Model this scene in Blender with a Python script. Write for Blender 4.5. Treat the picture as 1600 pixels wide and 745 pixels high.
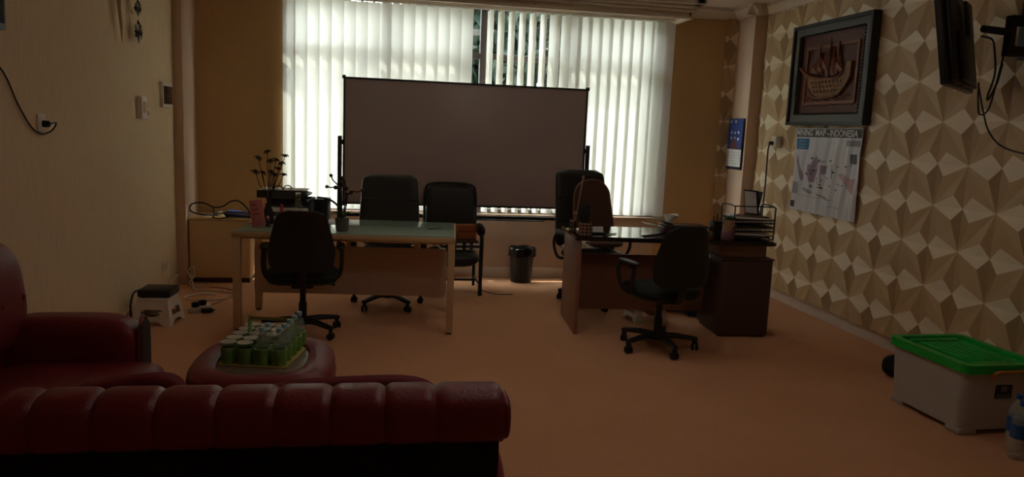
import bpy, bmesh, math, random
from mathutils import Vector, Matrix, Euler
random.seed(7)
PI = math.pi
sc = bpy.context.scene
for o in list(bpy.data.objects):
    bpy.data.objects.remove(o)
COL = sc.collection

# ------------------------------------------------------------------ camera
yaw, pitch, roll = math.radians(9.69), math.radians(8.29), math.radians(2.44)
fw = Vector((math.sin(yaw) * math.cos(pitch), math.cos(yaw) * math.cos(pitch), -math.sin(pitch)))
r0 = Vector((math.cos(yaw), -math.sin(yaw), 0))
u0 = r0.cross(fw)
rr = r0 * math.cos(roll) + u0 * math.sin(roll)
uu = -r0 * math.sin(roll) + u0 * math.cos(roll)
cam = bpy.data.cameras.new('camera')
cam.sensor_width = 36
cam.lens = 36 * 1177 / 1600
cam.clip_start = 0.05
camo = bpy.data.objects.new('camera', cam)
COL.objects.link(camo)
m = Matrix((rr, uu, -fw)).transposed().to_4x4()
m.translation = Vector((0, 0, 1.6))
camo.matrix_world = m
sc.camera = camo

# ------------------------------------------------------------------ light
world = bpy.data.worlds.new('sky')
sc.world = world
world.use_nodes = True
wn = world.node_tree
bg = wn.nodes['Background']
bg.inputs[0].default_value = (0.97, 0.98, 1.0, 1)
bg.inputs[1].default_value = 10.0
sun = bpy.data.lights.new('sun', 'SUN')
sun.energy = 7.0
sun.angle = math.radians(0.6)
sun.color = (1.0, 0.94, 0.84)
suno = bpy.data.objects.new('sun', sun)
COL.objects.link(suno)
suno.location = (6, 12, 12)
suno.rotation_euler = Vector((-0.85, -0.42, -1.6)).to_track_quat('-Z', 'Y').to_euler()
sc.view_settings.view_transform = 'Standard'
sc.view_settings.look = 'None'
sc.view_settings.gamma = 1
sc.view_settings.exposure = 0.35
sc.view_settings.use_curve_mapping = False
try:
    sc.cycles.use_denoising = True
    sc.cycles.max_bounces = 10
    sc.cycles.diffuse_bounces = 6
    sc.cycles.transparent_max_bounces = 16
    sc.cycles.sample_clamp_indirect = 6
except Exception:
    pass


# ------------------------------------------------------------------ materials
def lin(c):
    return tuple(((x / 255) / 12.92 if x / 255 <= 0.04045 else ((x / 255 + 0.055) / 1.055) ** 2.4) for x in c)


MATS = {}


def mat(name, col, rough=0.6, metal=0.0, var=0.0, vscale=8.0, bump=0.0, bscale=60.0, trans=0.0, alpha=1.0,
        stretch=None, spec=0.5, emit=0.0, sheen=0.0, ior=1.45):
    if name in MATS:
        return MATS[name]
    mt = bpy.data.materials.new(name)
    mt.use_nodes = True
    nt = mt.node_tree
    b = nt.nodes['Principled BSDF']
    c = lin(col)
    b.inputs['Base Color'].default_value = (*c, 1)
    b.inputs['Roughness'].default_value = rough
    b.inputs['Metallic'].default_value = metal
    b.inputs['IOR'].default_value = ior
    b.inputs['Specular IOR Level'].default_value = spec
    b.inputs['Transmission Weight'].default_value = trans
    b.inputs['Alpha'].default_value = alpha
    if sheen:
        b.inputs['Sheen Weight'].default_value = sheen
    if emit:
        b.inputs['Emission Color'].default_value = (*c, 1)
        b.inputs['Emission Strength'].default_value = emit
    if var or bump:
        tc = nt.nodes.new('ShaderNodeTexCoord')
        mp = nt.nodes.new('ShaderNodeMapping')
        nt.links.new(tc.outputs['Object'], mp.inputs[0])
        if stretch:
            mp.inputs['Scale'].default_value = stretch
    if var:
        n = nt.nodes.new('ShaderNodeTexNoise')
        n.inputs['Scale'].default_value = vscale
        n.inputs['Detail'].default_value = 5
        nt.links.new(mp.outputs[0], n.inputs['Vector'])
        mx = nt.nodes.new('ShaderNodeMix')
        mx.data_type = 'RGBA'
        mx.inputs[6].default_value = (*[x * (1 - var) for x in c], 1)
        mx.inputs[7].default_value = (*[min(1, x * (1 + var)) for x in c], 1)
        nt.links.new(n.outputs[0], mx.inputs[0])
        nt.links.new(mx.outputs[2], b.inputs['Base Color'])
    if bump:
        n2 = nt.nodes.new('ShaderNodeTexNoise')
        n2.inputs['Scale'].default_value = bscale
        n2.inputs['Detail'].default_value = 4
        nt.links.new(mp.outputs[0], n2.inputs['Vector'])
        bp = nt.nodes.new('ShaderNodeBump')
        bp.inputs['Strength'].default_value = bump
        bp.inputs['Distance'].default_value = 0.01
        nt.links.new(n2.outputs[0], bp.inputs['Height'])
        nt.links.new(bp.outputs[0], b.inputs['Normal'])
    MATS[name] = mt
    return mt


def slat_material():
    mt = bpy.data.materials.new('blind_fabric')
    mt.use_nodes = True
    nt = mt.node_tree
    nt.nodes.clear()
    out = nt.nodes.new('ShaderNodeOutputMaterial')
    d = nt.nodes.new('ShaderNodeBsdfDiffuse')
    t = nt.nodes.new('ShaderNodeBsdfTranslucent')
    mx = nt.nodes.new('ShaderNodeMixShader')
    tc = nt.nodes.new('ShaderNodeTexCoord')
    mp = nt.nodes.new('ShaderNodeMapping')
    mp.inputs['Scale'].default_value = (180, 180, 3)
    n = nt.nodes.new('ShaderNodeTexNoise')
    n.inputs['Scale'].default_value = 1.0
    cr = nt.nodes.new('ShaderNodeMix')
    cr.data_type = 'RGBA'
    cr.inputs[6].default_value = (0.83, 0.80, 0.73, 1)
    cr.inputs[7].default_value = (0.88, 0.86, 0.80, 1)
    nt.links.new(tc.outputs['Object'], mp.inputs[0])
    nt.links.new(mp.outputs[0], n.inputs['Vector'])
    nt.links.new(n.outputs[0], cr.inputs[0])
    nt.links.new(cr.outputs[2], d.inputs[0])
    nt.links.new(cr.outputs[2], t.inputs[0])
    mx.inputs[0].default_value = 0.5
    nt.links.new(d.outputs[0], mx.inputs[1])
    nt.links.new(t.outputs[0], mx.inputs[2])
    nt.links.new(mx.outputs[0], out.inputs[0])
    return mt


def thin_glass(name, tint=(0.92, 0.97, 0.95), rough=0.02, gloss=0.08, fres=True):
    mt = bpy.data.materials.new(name)
    mt.use_nodes = True
    nt = mt.node_tree
    nt.nodes.clear()
    out = nt.nodes.new('ShaderNodeOutputMaterial')
    t = nt.nodes.new('ShaderNodeBsdfTransparent')
    t.inputs[0].default_value = (*tint, 1)
    g = nt.nodes.new('ShaderNodeBsdfGlossy')
    g.inputs['Roughness'].default_value = rough
    mx = nt.nodes.new('ShaderNodeMixShader')
    if fres:
        f = nt.nodes.new('ShaderNodeFresnel')
        f.inputs[0].default_value = 1.35
        nt.links.new(f.outputs[0], mx.inputs[0])
    else:
        mx.inputs[0].default_value = gloss
    nt.links.new(t.outputs[0], mx.inputs[1])
    nt.links.new(g.outputs[0], mx.inputs[2])
    nt.links.new(mx.outputs[0], out.inputs[0])
    return mt


def carpet_material():
    mt = mat('carpet', (196, 138, 88), rough=0.95, spec=0.1)
    nt = mt.node_tree
    b = nt.nodes['Principled BSDF']
    tc = nt.nodes.new('ShaderNodeTexCoord')
    n1 = nt.nodes.new('ShaderNodeTexNoise'); n1.inputs['Scale'].default_value = 90; n1.inputs['Detail'].default_value = 6
    n2 = nt.nodes.new('ShaderNodeTexNoise'); n2.inputs['Scale'].default_value = 1.3; n2.inputs['Detail'].default_value = 4
    v = nt.nodes.new('ShaderNodeTexVoronoi'); v.inputs['Scale'].default_value = 140
    a = nt.nodes.new('ShaderNodeMath'); a.operation = 'ADD'
    nt.links.new(tc.outputs['Object'], n1.inputs['Vector'])
    nt.links.new(tc.outputs['Object'], n2.inputs['Vector'])
    nt.links.new(tc.outputs['Object'], v.inputs['Vector'])
    mul = nt.nodes.new('ShaderNodeMath'); mul.operation = 'MULTIPLY'; mul.inputs[1].default_value = 0.45
    nt.links.new(n2.outputs[0], mul.inputs[0])
    mul2 = nt.nodes.new('ShaderNodeMath'); mul2.operation = 'MULTIPLY'; mul2.inputs[1].default_value = 0.6
    nt.links.new(n1.outputs[0], mul2.inputs[0])
    nt.links.new(mul.outputs[0], a.inputs[0]); nt.links.new(mul2.outputs[0], a.inputs[1])
    mx = nt.nodes.new('ShaderNodeMix'); mx.data_type = 'RGBA'
    mx.inputs[6].default_value = (*lin((196, 134, 92)), 1)
    mx.inputs[7].default_value = (*lin((228, 180, 142)), 1)
    nt.links.new(a.outputs[0], mx.inputs[0])
    nt.links.new(mx.outputs[2], b.inputs['Base Color'])
    bp = nt.nodes.new('ShaderNodeBump'); bp.inputs['Strength'].default_value = 0.6; bp.inputs['Distance'].default_value = 0.006
    nt.links.new(v.outputs[0], bp.inputs['Height'])
    nt.links.new(bp.outputs[0], b.inputs['Normal'])
    return mt


M_wall = mat('wallpaper', (224, 200, 164), rough=0.85, var=0.10, vscale=30, bump=0.25, bscale=90, stretch=(1, 1, 0.25), spec=0.2)
M_wallback = mat('wallpaper_ochre', (204, 168, 118), rough=0.85, var=0.06, vscale=20, bump=0.2, bscale=90, spec=0.2)
M_column = mat('column_paint', (208, 178, 152), rough=0.6, var=0.04)
M_ceil = mat('ceiling_paint', (236, 226, 216), rough=0.8)
M_trimw = mat('trim_white', (222, 208, 192), rough=0.6)
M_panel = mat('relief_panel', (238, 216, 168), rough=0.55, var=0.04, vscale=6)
M_plit = mat('panel_lit_tone', (244, 232, 206), rough=0.55, var=0.03, vscale=6)  # facet tones: light and shade of the relief put into the panel colours
M_plit2 = mat('panel_lit_tone_low', (236, 222, 194), rough=0.55, var=0.03, vscale=6)
M_phalf = mat('panel_half_shade_tone', (206, 180, 138), rough=0.55, var=0.05, vscale=6)
M_phalf2 = mat('panel_half_shade_tone_deep', (198, 170, 128), rough=0.55, var=0.05, vscale=6)
M_pshade = mat('panel_shade_tone', (170, 140, 100), rough=0.55, var=0.05, vscale=6)
M_pshade2 = mat('panel_shade_tone_soft', (188, 158, 116), rough=0.55, var=0.05, vscale=6)
M_base = mat('skirting', (214, 200, 184), rough=0.5)
M_carpet = carpet_material()
M_slat = slat_material()
M_alu = mat('window_aluminium', (120, 112, 110), rough=0.5, metal=0.2)
M_glass = thin_glass('window_glass', gloss=.05, fres=False)
M_black = mat('black_plastic', (36, 36, 35), rough=0.45)
M_blackfab = mat('black_fabric', (42, 47, 45), rough=0.9, bump=0.3, bscale=300, spec=0.2)
M_leather = mat('black_leather', (44, 45, 42), rough=0.38, bump=0.25, bscale=120, spec=0.35)
M_red = mat('red_leather', (122, 36, 44), rough=0.42, var=0.12, vscale=10, bump=0.2, bscale=90)
M_redd = mat('dark_red_fabric', (110, 20, 28), rough=0.8)
M_blackcloth = mat('sofa_backing', (32, 33, 30), rough=0.95, spec=0.1)
M_chrome = mat('chrome', (190, 190, 190), rough=0.25, metal=1.0)
M_beech = mat('pale_wood', (206, 178, 138), rough=0.5, var=0.10, vscale=5, stretch=(1, 12, 12))
M_beechp = mat('pale_wood_panel', (200, 174, 158), rough=0.5, var=0.08, vscale=5, stretch=(1, 12, 12))
M_glasstop = mat('glass_top_green', (150, 172, 156), rough=0.12, spec=0.6)
M_walnut = mat('walnut_panel', (146, 106, 86), rough=0.4, var=0.15, vscale=5, stretch=(12, 12, 1))
M_darkwood = mat('dark_wood', (78, 57, 48), rough=0.45, var=0.2, vscale=6, stretch=(14, 14, 1))
M_desktop = mat('dark_desktop', (48, 36, 28), rough=0.08, var=0.12, vscale=5, stretch=(1, 12, 12), spec=0.7)
M_white = mat('white_plastic', (222, 214, 202), rough=0.4)
M_cream = mat('cream_laminate', (216, 184, 140), rough=0.5, var=0.03)
M_board = mat('whiteboard_white', (186, 174, 176), rough=0.35, var=0.03, vscale=2)
M_paper = mat('paper', (232, 230, 226), rough=0.8)
M_greentr = mat('green_lid', (10, 170, 58), rough=0.35)
M_clearbox = mat('frosted_box', (180, 178, 172), rough=0.35, var=0.03)
M_darkframe = mat('frame_black', (38, 38, 36), rough=0.4, bump=0.3, bscale=80)
M_greyframe = mat('frame_grey', (86, 88, 82), rough=0.5)
M_carved = mat('carved_wood', (88, 44, 30), rough=0.5, var=0.25, vscale=14, bump=0.4, bscale=40, stretch=(1, 1, 5))
M_carved2 = mat('carved_wood_light', (122, 70, 44), rough=0.45, var=0.25, vscale=20, bump=0.5, bscale=60)
M_carved3 = mat('carved_wood_gold', (128, 88, 44), rough=0.4, var=0.4, vscale=30, bump=1.0, bscale=70)
M_leaf = mat('leaf_green', (52, 96, 50), rough=0.6, var=0.3, vscale=20)
M_treeleaf = mat('tree_leaf', (25, 44, 33), rough=0.6, var=0.5, vscale=3)
M_bark = mat('bark', (80, 62, 48), rough=0.9, var=0.3)
M_stem = mat('dry_stem', (60, 48, 32), rough=0.8)
M_clearpl = thin_glass('clear_plastic', tint=(0.95, 0.98, 0.96), rough=0.08, gloss=0.2, fres=False)
M_bottle = mat('bottle_plastic', (206, 220, 212), rough=.12, alpha=.24)
M_cupgreen = mat('green_sleeve', (128, 176, 94), rough=0.45, var=0.25, vscale=25)


# ------------------------------------------------------------------ mesh helpers
class B:
    def __init__(s):
        s.v, s.f = [], []

    def add(s, vs, fs):
        k = len(s.v)
        s.v += [tuple(x) for x in vs]
        s.f += [tuple(i + k for i in f) for f in fs]
        return s

    def box(s, c, d, bev=0.0, rot=None, seg=2):
        bm = bmesh.new()
        bmesh.ops.create_cube(bm, size=1)
        for v in bm.verts:
            v.co = Vector((v.co.x * d[0], v.co.y * d[1], v.co.z * d[2]))
        if bev:
            bmesh.ops.bevel(bm, geom=list(bm.edges), offset=min(bev, min(d) * 0.49), segments=seg, profile=0.5, affect='EDGES')
        R = Euler(rot).to_matrix() if rot else Matrix.Identity(3)
        C = Vector(c)
        bm.verts.index_update()
        s.add([R @ v.co + C for v in bm.verts], [[v.index for v in f.verts] for f in bm.faces])
        bm.free()
        return s

    def b2(s, x0, x1, y0, y1, z0, z1, bev=0.0):
        return s.box(((x0 + x1) / 2, (y0 + y1) / 2, (z0 + z1) / 2), (abs(x1 - x0), abs(y1 - y0), abs(z1 - z0)), bev)

    def tube(s, pts, r, n=8, closed=False, flat=1.0):
        pts = [Vector(p) for p in pts]
        N = len(pts)
        rs = r if isinstance(r, (list, tuple)) else [r] * N
        vs, fs = [], []
        prev = None
        for i, p in enumerate(pts):
            a = pts[(i - 1) % N] if (closed or i > 0) else p
            c = pts[(i + 1) % N] if (closed or i < N - 1) else p
            t = (c - a)
            t = t.normalized() if t.length > 1e-9 else Vector((0, 0, 1))
            if prev is None:
                ref = Vector((0, 0, 1)) if abs(t.z) < 0.9 else Vector((1, 0, 0))
                nrm = t.cross(ref).normalized()
            else:
                nrm = (prev - t * prev.dot(t))
                nrm = nrm.normalized() if nrm.length > 1e-6 else t.cross(Vector((0, 0, 1))).normalized()
            prev = nrm
            bn = t.cross(nrm)
            for k in range(n):
                an = 2 * PI * k / n
                vs.append(p + nrm * math.cos(an) * rs[i] + bn * math.sin(an) * rs[i] * flat)
        M = N if closed else N - 1
        for i in range(M):
            for k in range(n):
                a, b = i * n + k, i * n + (k + 1) % n
                c, d = ((i + 1) % N) * n + (k + 1) % n, ((i + 1) % N) * n + k
                fs.append((a, b, c, d))
        if not closed:
            fs.append(tuple(reversed(range(n))))
            fs.append(tuple((N - 1) * n + k for k in range(n)))
        return s.add(vs, fs)

    def lathe(s, prof, c=(0, 0, 0), n=20, axis='z', cap=True):
        vs, fs = [], []
        for (r, z) in prof:
            for k in range(n):
                a = 2 * PI * k / n
                p = (r * math.cos(a), r * math.sin(a), z)
                if axis == 'x':
                    p = (p[2], p[0], p[1])
                elif axis == 'y':
                    p = (p[0], p[2], p[1])
                vs.append((p[0] + c[0], p[1] + c[1], p[2] + c[2]))
        for i in range(len(prof) - 1):
            for k in range(n):
                fs.append((i * n + k, i * n + (k + 1) % n, (i + 1) * n + (k + 1) % n, (i + 1) * n + k))
        if cap:
            fs.append(tuple(reversed(range(n))))
            L = (len(prof) - 1) * n
            fs.append(tuple(L + k for k in range(n)))
        return s.add(vs, fs)

    def prism(s, poly, a, b, plane='xz'):
        """extrude a 2d polygon between a and b along the missing axis"""
        def P(u, v, w):
            return {'xz': (u, w, v), 'xy': (u, v, w), 'yz': (w, u, v)}[plane]
        n = len(poly)
        vs = [P(u, v, a) for u, v in poly] + [P(u, v, b) for u, v in poly]
        fs = [tuple(reversed(range(n))), tuple(range(n, 2 * n))]
        fs += [(i, (i + 1) % n, n + (i + 1) % n, n + i) for i in range(n)]
        return s.add(vs, fs)

    def ring(s, outer, inner, a, b, plane='xz'):
        """plate with a hole: outer and inner loops of equal count"""
        def P(u, v, w):
            return {'xz': (u, w, v), 'xy': (u, v, w), 'yz': (w, u, v)}[plane]
        n = len(outer)
        vs = [P(u, v, a) for u, v in outer] + [P(u, v, a) for u, v in inner] + [P(u, v, b) for u, v in outer] + [P(u, v, b) for u, v in inner]
        fs = []
        for i in range(n):
            j = (i + 1) % n
            fs += [(i, n + i, n + j, j), (2 * n + i, 2 * n + j, 3 * n + j, 3 * n + i),
                   (i, j, 2 * n + j, 2 * n + i), (n + i, 3 * n + i, 3 * n + j, n + j)]
        return s.add(vs, fs)

    def cushion(s, c, d, e=4.0, n=12, rot=None, e2=None):
        """superellipsoid block, d = full sizes"""
        e2 = e2 or e
        bm = bmesh.new()
        bmesh.ops.create_cube(bm, size=2)
        bmesh.ops.subdivide_edges(bm, edges=list(bm.edges), cuts=n, use_grid_fill=True)
        R = Euler(rot).to_matrix() if rot else Matrix.Identity(3)
        C = Vector(c)
        vs = []
        bm.verts.index_update()
        for v in bm.verts:
            p = v.co
            p = Vector([math.sin(x * PI / 4) / math.sin(PI / 4) if abs(x) < 1 else x for x in p])
            q = (abs(p.x) ** e + abs(p.y) ** e) ** (1 / e)
            L = (q ** e2 + abs(p.z) ** e2) ** (1 / e2)
            p = p / L
            vs.append(R @ Vector((p.x * d[0] / 2, p.y * d[1] / 2, p.z * d[2] / 2)) + C)
        s.add(vs, [[v.index for v in f.verts] for f in bm.faces])
        bm.free()
        return s

    def xf(s, loc=(0, 0, 0), rot=(0, 0, 0)):
        R = Euler(rot).to_matrix()
        L = Vector(loc)
        s.v = [tuple(R @ Vector(p) + L) for p in s.v]
        return s

    def obj(s, name, material, parent=None, smooth=True, angle=40):
        me = bpy.data.meshes.new(name)
        me.from_pydata(s.v, [], s.f)
        bm = bmesh.new()
        bm.from_mesh(me)
        bmesh.ops.recalc_face_normals(bm, faces=list(bm.faces))
        bm.to_mesh(me)
        bm.free()
        if smooth:
            me.polygons.foreach_set('use_smooth', [True] * len(me.polygons))
            me.set_sharp_from_angle(angle=math.radians(angle))
        me.materials.append(material)
        o = bpy.data.objects.new(name, me)
        COL.objects.link(o)
        o.parent = parent
        return o


def tag(o, label=None, cat=None, group=None, kind=None):
    if label: o['label'] = label
    if cat: o['category'] = cat
    if group: o['group'] = group
    if kind: o['kind'] = kind
    return o


def thing(name, label, cat, loc=(0, 0, 0), rz=0.0, group=None):
    o = bpy.data.objects.new(name, None)
    COL.objects.link(o)
    o.empty_display_size = 0.05
    o.location = loc
    o.rotation_euler = (0, 0, math.radians(rz))
    return tag(o, label, cat, group)


def struct(o):
    o['kind'] = 'structure'
    return o


def copy_tree(o, parent=None):
    c = o.copy()
    COL.objects.link(c)
    c.parent = parent
    for ch in list(o.children):
        copy_tree(ch, c)
    return c


def arc(c, r, a0, a1, n, plane='xz', w=0.0):
    out = []
    for i in range(n + 1):
        a = math.radians(a0 + (a1 - a0) * i / n)
        u, v = c[0] + r * math.cos(a), c[1] + r * math.sin(a)
        out.append({'xz': (u, w, v), 'xy': (u, v, w), 'yz': (w, u, v)}[plane])
    return out


def smoothpath(pts, k=6):
    pts = [Vector(p) for p in pts]
    out = []
    P = [pts[0] * 2 - pts[1]] + pts + [pts[-1] * 2 - pts[-2]]
    for i in range(1, len(P) - 2):
        for j in range(k):
            t = j / k
            a, b, c, d = P[i - 1], P[i], P[i + 1], P[i + 2]
            out.append(0.5 * ((2 * b) + (c - a) * t + (2 * a - 5 * b + 4 * c - d) * t * t + (3 * b - a - 3 * c + d) * t ** 3))
    out.append(pts[-1])
    return out


def rrect(x0, x1, z0, z1, r, n=5):
    out = []
    for cx, cz, a0 in ((x1 - r, z1 - r, 0), (x0 + r, z1 - r, 90), (x0 + r, z0 + r, 180), (x1 - r, z0 + r, 270)):
        for i in range(n + 1):
            a = math.radians(a0 + 90 * i / n)
            out.append((cx + r * math.cos(a), cz + r * math.sin(a)))
    return out


def text_mesh(txt, size, material, name, parent, loc, rot, ext=0.0005, bold=0.0, sx=1.0):
    cu = bpy.data.curves.new('t', 'FONT')
    cu.body = txt
    cu.size = size
    cu.extrude = ext
    cu.offset = bold
    cu.align_x = 'CENTER'
    cu.align_y = 'CENTER'
    t = bpy.data.objects.new('t', cu)
    COL.objects.link(t)
    dg = bpy.context.evaluated_depsgraph_get()
    dg.update()
    me = bpy.data.meshes.new_from_object(t.evaluated_get(dg))
    bpy.data.objects.remove(t)
    me.materials.clear()
    me.materials.append(material)
    o = bpy.data.objects.new(name, me)
    COL.objects.link(o)
    o.parent = parent
    o.location = loc
    o.rotation_euler = rot
    o.scale = (sx, 1, 1)
    return o


# ------------------------------------------------------------------ room shell
XL, XR, YB, YF, ZC = -1.94, 3.94, 7.945, -1.3, 2.97
WX0, WX1, WZ0, WZ1 = -1.02, 2.95, 0.69, 2.86
struct(B().b2(XL - .15, XR + .15, YF - .15, YB + .15, -.12, 0).obj('floor', M_carpet, smooth=False))
struct(B().b2(XL - .15, XR + .15, YF - .15, YB + .15, ZC, ZC + .12).obj('ceiling', M_ceil, smooth=False))
struct(B().b2(XL - .15, XL, YF - .15, YB + .15, 0, ZC).obj('wall_left', M_wall, smooth=False))
wall_right = struct(B().b2(XR, XR + .15, YF - .15, YB + .15, 0, ZC).obj('wall_right', M_panel, smooth=False))
struct(B().b2(XL, XR, YF - .15, YF, 0, ZC).obj('wall_front', M_wall, smooth=False))
wb_ = B()
wb_.b2(XL, WX0, YB, YB + .07, 0, ZC).b2(WX1, XR, YB, YB + .07, 0, ZC)
struct(B().b2(WX0, WX1, YB, YB + .07, 0, WZ0).obj('wall_below_window', M_column, smooth=False))
wb_.b2(WX0, WX1, YB, YB + .07, WZ1, ZC)
wall_back = struct(wb_.obj('wall_back', M_wallback, smooth=False))
# columns in the back corners
struct(B().b2(XL, -1.855, 7.45, YB, 0, ZC, .004).obj('wall_column_left', M_column))
struct(B().b2(3.74, XR, 7.52, YB, 0, ZC, .004).obj('wall_column_right', M_column))
# skirting
struct(B().b2(-1.855, 3.74, YB - .018, YB, 0, .11, .004).obj('baseboard_back', M_base))
struct(B().b2(XR - .02, XR, YF, 7.52, 0, .12, .004).obj('baseboard_right', M_base))
struct(B().b2(XL, XL + .018, YF, 7.45, 0, .10, .004).obj('baseboard_left', M_wall))


# crown mouldings: stacked cove profile (distance out from wall, height)
def crown(name, p0, p1, out, h=0.11, d=0.11):
    prof = [(0, 0), (.018, 0), (.018, .016), (.028, .02), (.04, .045), (.062, .07), (.088, .082), (.088, .094), (d, .096), (d, h), (0, h)]
    p0, p1, out = Vector(p0), Vector(p1), Vector(out)
    n = len(prof)
    vs = []
    for p in (p0, p1):
        for a, z in prof:
            vs.append(p + out * a + Vector((0, 0, ZC - h + z)))
    fs = [(i, (i + 1) % n, n + (i + 1) % n, n + i) for i in range(n)] + [tuple(range(n)), tuple(reversed(range(n, 2 * n)))]
    return struct(B().add(vs, fs).obj(name, M_trimw, angle=25))


crown('trim_1', (XR - .05, YF, 0), (XR - .05, 7.52, 0), (-1, 0, 0))
crown('trim_2', (XR, 7.52, 0), (3.74 - .1, 7.52, 0), (0, -1, 0))
crown('trim_3', (3.74, 7.42, 0), (3.74, YB, 0), (-1, 0, 0))
crown('trim_4', (3.74, YB, 0), (3.1, YB, 0), (0, -1, 0))
crown('trim_5', (XL, YF, 0), (XL, 7.45, 0), (1, 0, 0))
crown('trim_6', (XL, 7.45, 0), (-1.84, 7.45, 0), (0, -1, 0))
# curtain pelmet box over the blinds
pel = B()
pel.b2(-1.18, 3.03, 7.50, 7.53, 2.775, ZC, .003)
pel.b2(3.00, 3.03, 7.50, YB, 2.775, ZC, .003)
pel.b2(-1.18, -1.15, 7.50, YB, 2.775, ZC, .003)
pel.b2(-1.18, 3.045, 7.485, 7.5, 2.775, 2.80, .004).b2(3.03, 3.045, 7.485, YB, 2.775, 2.80, .004)
pel.b2(-1.2, 3.06, 7.46, 7.5, 2.835, 2.87, .012).b2(3.03, 3.07, 7.46, YB, 2.835, 2.87, .012)
pel.b2(-1.22, 3.09, 7.43, 7.5, 2.87, 2.905, .012).b2(3.03, 3.10, 7.43, YB, 2.87, 2.905, .012)
pel.b2(-1.24, 3.13, 7.38, 7.5, 2.905, ZC, .014).b2(3.03, 3.14, 7.38, YB, 2.905, ZC, .014)
struct(pel.obj('trim_pelmet', M_trimw))

# window in the back wall
win = bpy.data.objects.new('window_1', None)
COL.objects.link(win)
win.location = (0, 7.985, 0)
struct(win)
fr = B()
fr.b2(WX0, WX0 + .05, -.03, .03, WZ0, WZ1).b2(WX1 - .05, WX1, -.03, .03, WZ0, WZ1)
fr.b2(WX0, WX1, -.03, .03, WZ0, WZ0 + .05).b2(WX0, WX1, -.03, .03, WZ1 - .05, WZ1)
fr.obj('window_frame', M_alu, win, smooth=False)
mull = [-.03, .98, 1.98]
for x in mull:
    B().b2(x - .04, x + .04, -.035, .035, WZ0 + .05, WZ1 - .05, .004).obj('mullion', M_alu, win)
edges = [WX0 + .05] + mull + [WX1 - .05]
for i in range(4):
    a, b = edges[i] + (.03 if i else 0), edges[i + 1] - (.03 if i < 3 else 0)
    B().b2(a, b, -.03, .03, 2.30, 2.36, .004).obj('transom', M_alu, win)
    B().b2(a, b, -.004, .004, WZ0 + .05, 2.30).obj('pane', M_glass, win, smooth=False)
    B().b2(a, b, -.004, .004, 2.36, WZ1 - .05).obj('pane', M_glass, win, smooth=False)
B().b2(WX0 - .02, WX1 + .02, -.06, -.03, WZ0 - .025, WZ0, .004).obj('window_sill', M_column, win)

# glowing fill panels added out of view on the ceiling to brighten the room
for k, (x, y, lab) in enumerate(((1.1, 2.7, 'added square fill light panel, out of view above the sofa end of the room'), (1.1, 4.9, 'added square fill light panel, out of view in the middle of the ceiling'))):
    cl_ = thing('ceiling_fill_light', lab, 'light', (x, y, ZC), 0, 'added fill light panels')
    B().ring([(-.42, -.42), (.42, -.42), (.42, .42), (-.42, .42)], [(-.38, -.38), (.38, -.38), (.38, .38), (-.38, .38)], -.03, 0, 'xy').obj('frame', M_white, cl_, smooth=False)  # rim of the added fill panel
    B().b2(-.38, .38, -.38, .38, -.022, -.012).obj('fill_panel', mat('fill_light_glow', (255, 243, 230), emit=2.2), cl_, smooth=False)

# ------------------------------------------------------------------ relief panels on the right wall
XP = 3.875
CA, CB, PK = 0.2873, 0.2942, 0.014
Y0, Z0 = 6.257, 0.3037


def panel_mesh(yc=None, zc=None):
    """2x2 cells of the relief, local: u along y, w along z, height along -x; optional clip ranges in u and w"""
    bm = bmesh.new()
    V = {}

    def vert(u, w, h):
        k = (round(u, 4), round(w, 4))
        if k not in V:
            V[k] = bm.verts.new((-h, u * CA, w * CB))
        return V[k]
    q = 0.293
    for i in range(2):
        for j in range(2):
            c = [(i, j), (i + 1, j), (i + 1, j + 1), (i, j + 1)]
            s = [p for p in c if (p[0] + p[1]) % 2 == 0]
            for mm in [p for p in c if (p[0] + p[1]) % 2 == 1]:
                cx, cz = i + .5, j + .5
                ax = mm[0] + (q if cx > mm[0] else -q)
                az = mm[1] + (q if cz > mm[1] else -q)
                ap = vert(ax, az, PK)
                t = [s[0], mm, s[1]]
                for k in range(3):
                    a, b = t[k], t[(k + 1) % 3]
                    f = bm.faces.new((vert(*a, 0), vert(*b, 0), ap))
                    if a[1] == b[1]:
                        f.material_index = 0 if az > a[1] else 1        # facet on a horizontal seam, coloured as lit
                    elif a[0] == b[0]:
                        f.material_index = 4 if mm[1] == max(a[1], b[1]) else 5   # facet on a vertical seam, coloured as shaded
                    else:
                        f.material_index = 2 if az < mm[1] else 3  # sloping facet, coloured as half shaded
    def cut(co, no):
        g = list(bm.verts) + list(bm.edges) + list(bm.faces)
        bmesh.ops.bisect_plane(bm, geom=g, plane_co=co, plane_no=no, clear_outer=True)
    if yc:
        cut((0, yc[0], 0), (0, -1, 0)); cut((0, yc[1], 0), (0, 1, 0))
    if zc:
        cut((0, 0, zc[0]), (0, 0, -1)); cut((0, 0, zc[1]), (0, 0, 1))
    bd = [e for e in bm.edges if e.is_boundary]
    r = bmesh.ops.extrude_edge_only(bm, edges=bd)
    for v in [x for x in r['geom'] if isinstance(x, bmesh.types.BMVert)]:
        v.co.x = .05
    bmesh.ops.recalc_face_normals(bm, faces=list(bm.faces))
    me = bpy.data.meshes.new('wall_panel')
    bm.to_mesh(me)
    bm.free()
    for q_ in (M_plit, M_plit2, M_phalf, M_phalf2, M_pshade, M_pshade2):
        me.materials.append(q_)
    return me


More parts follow.
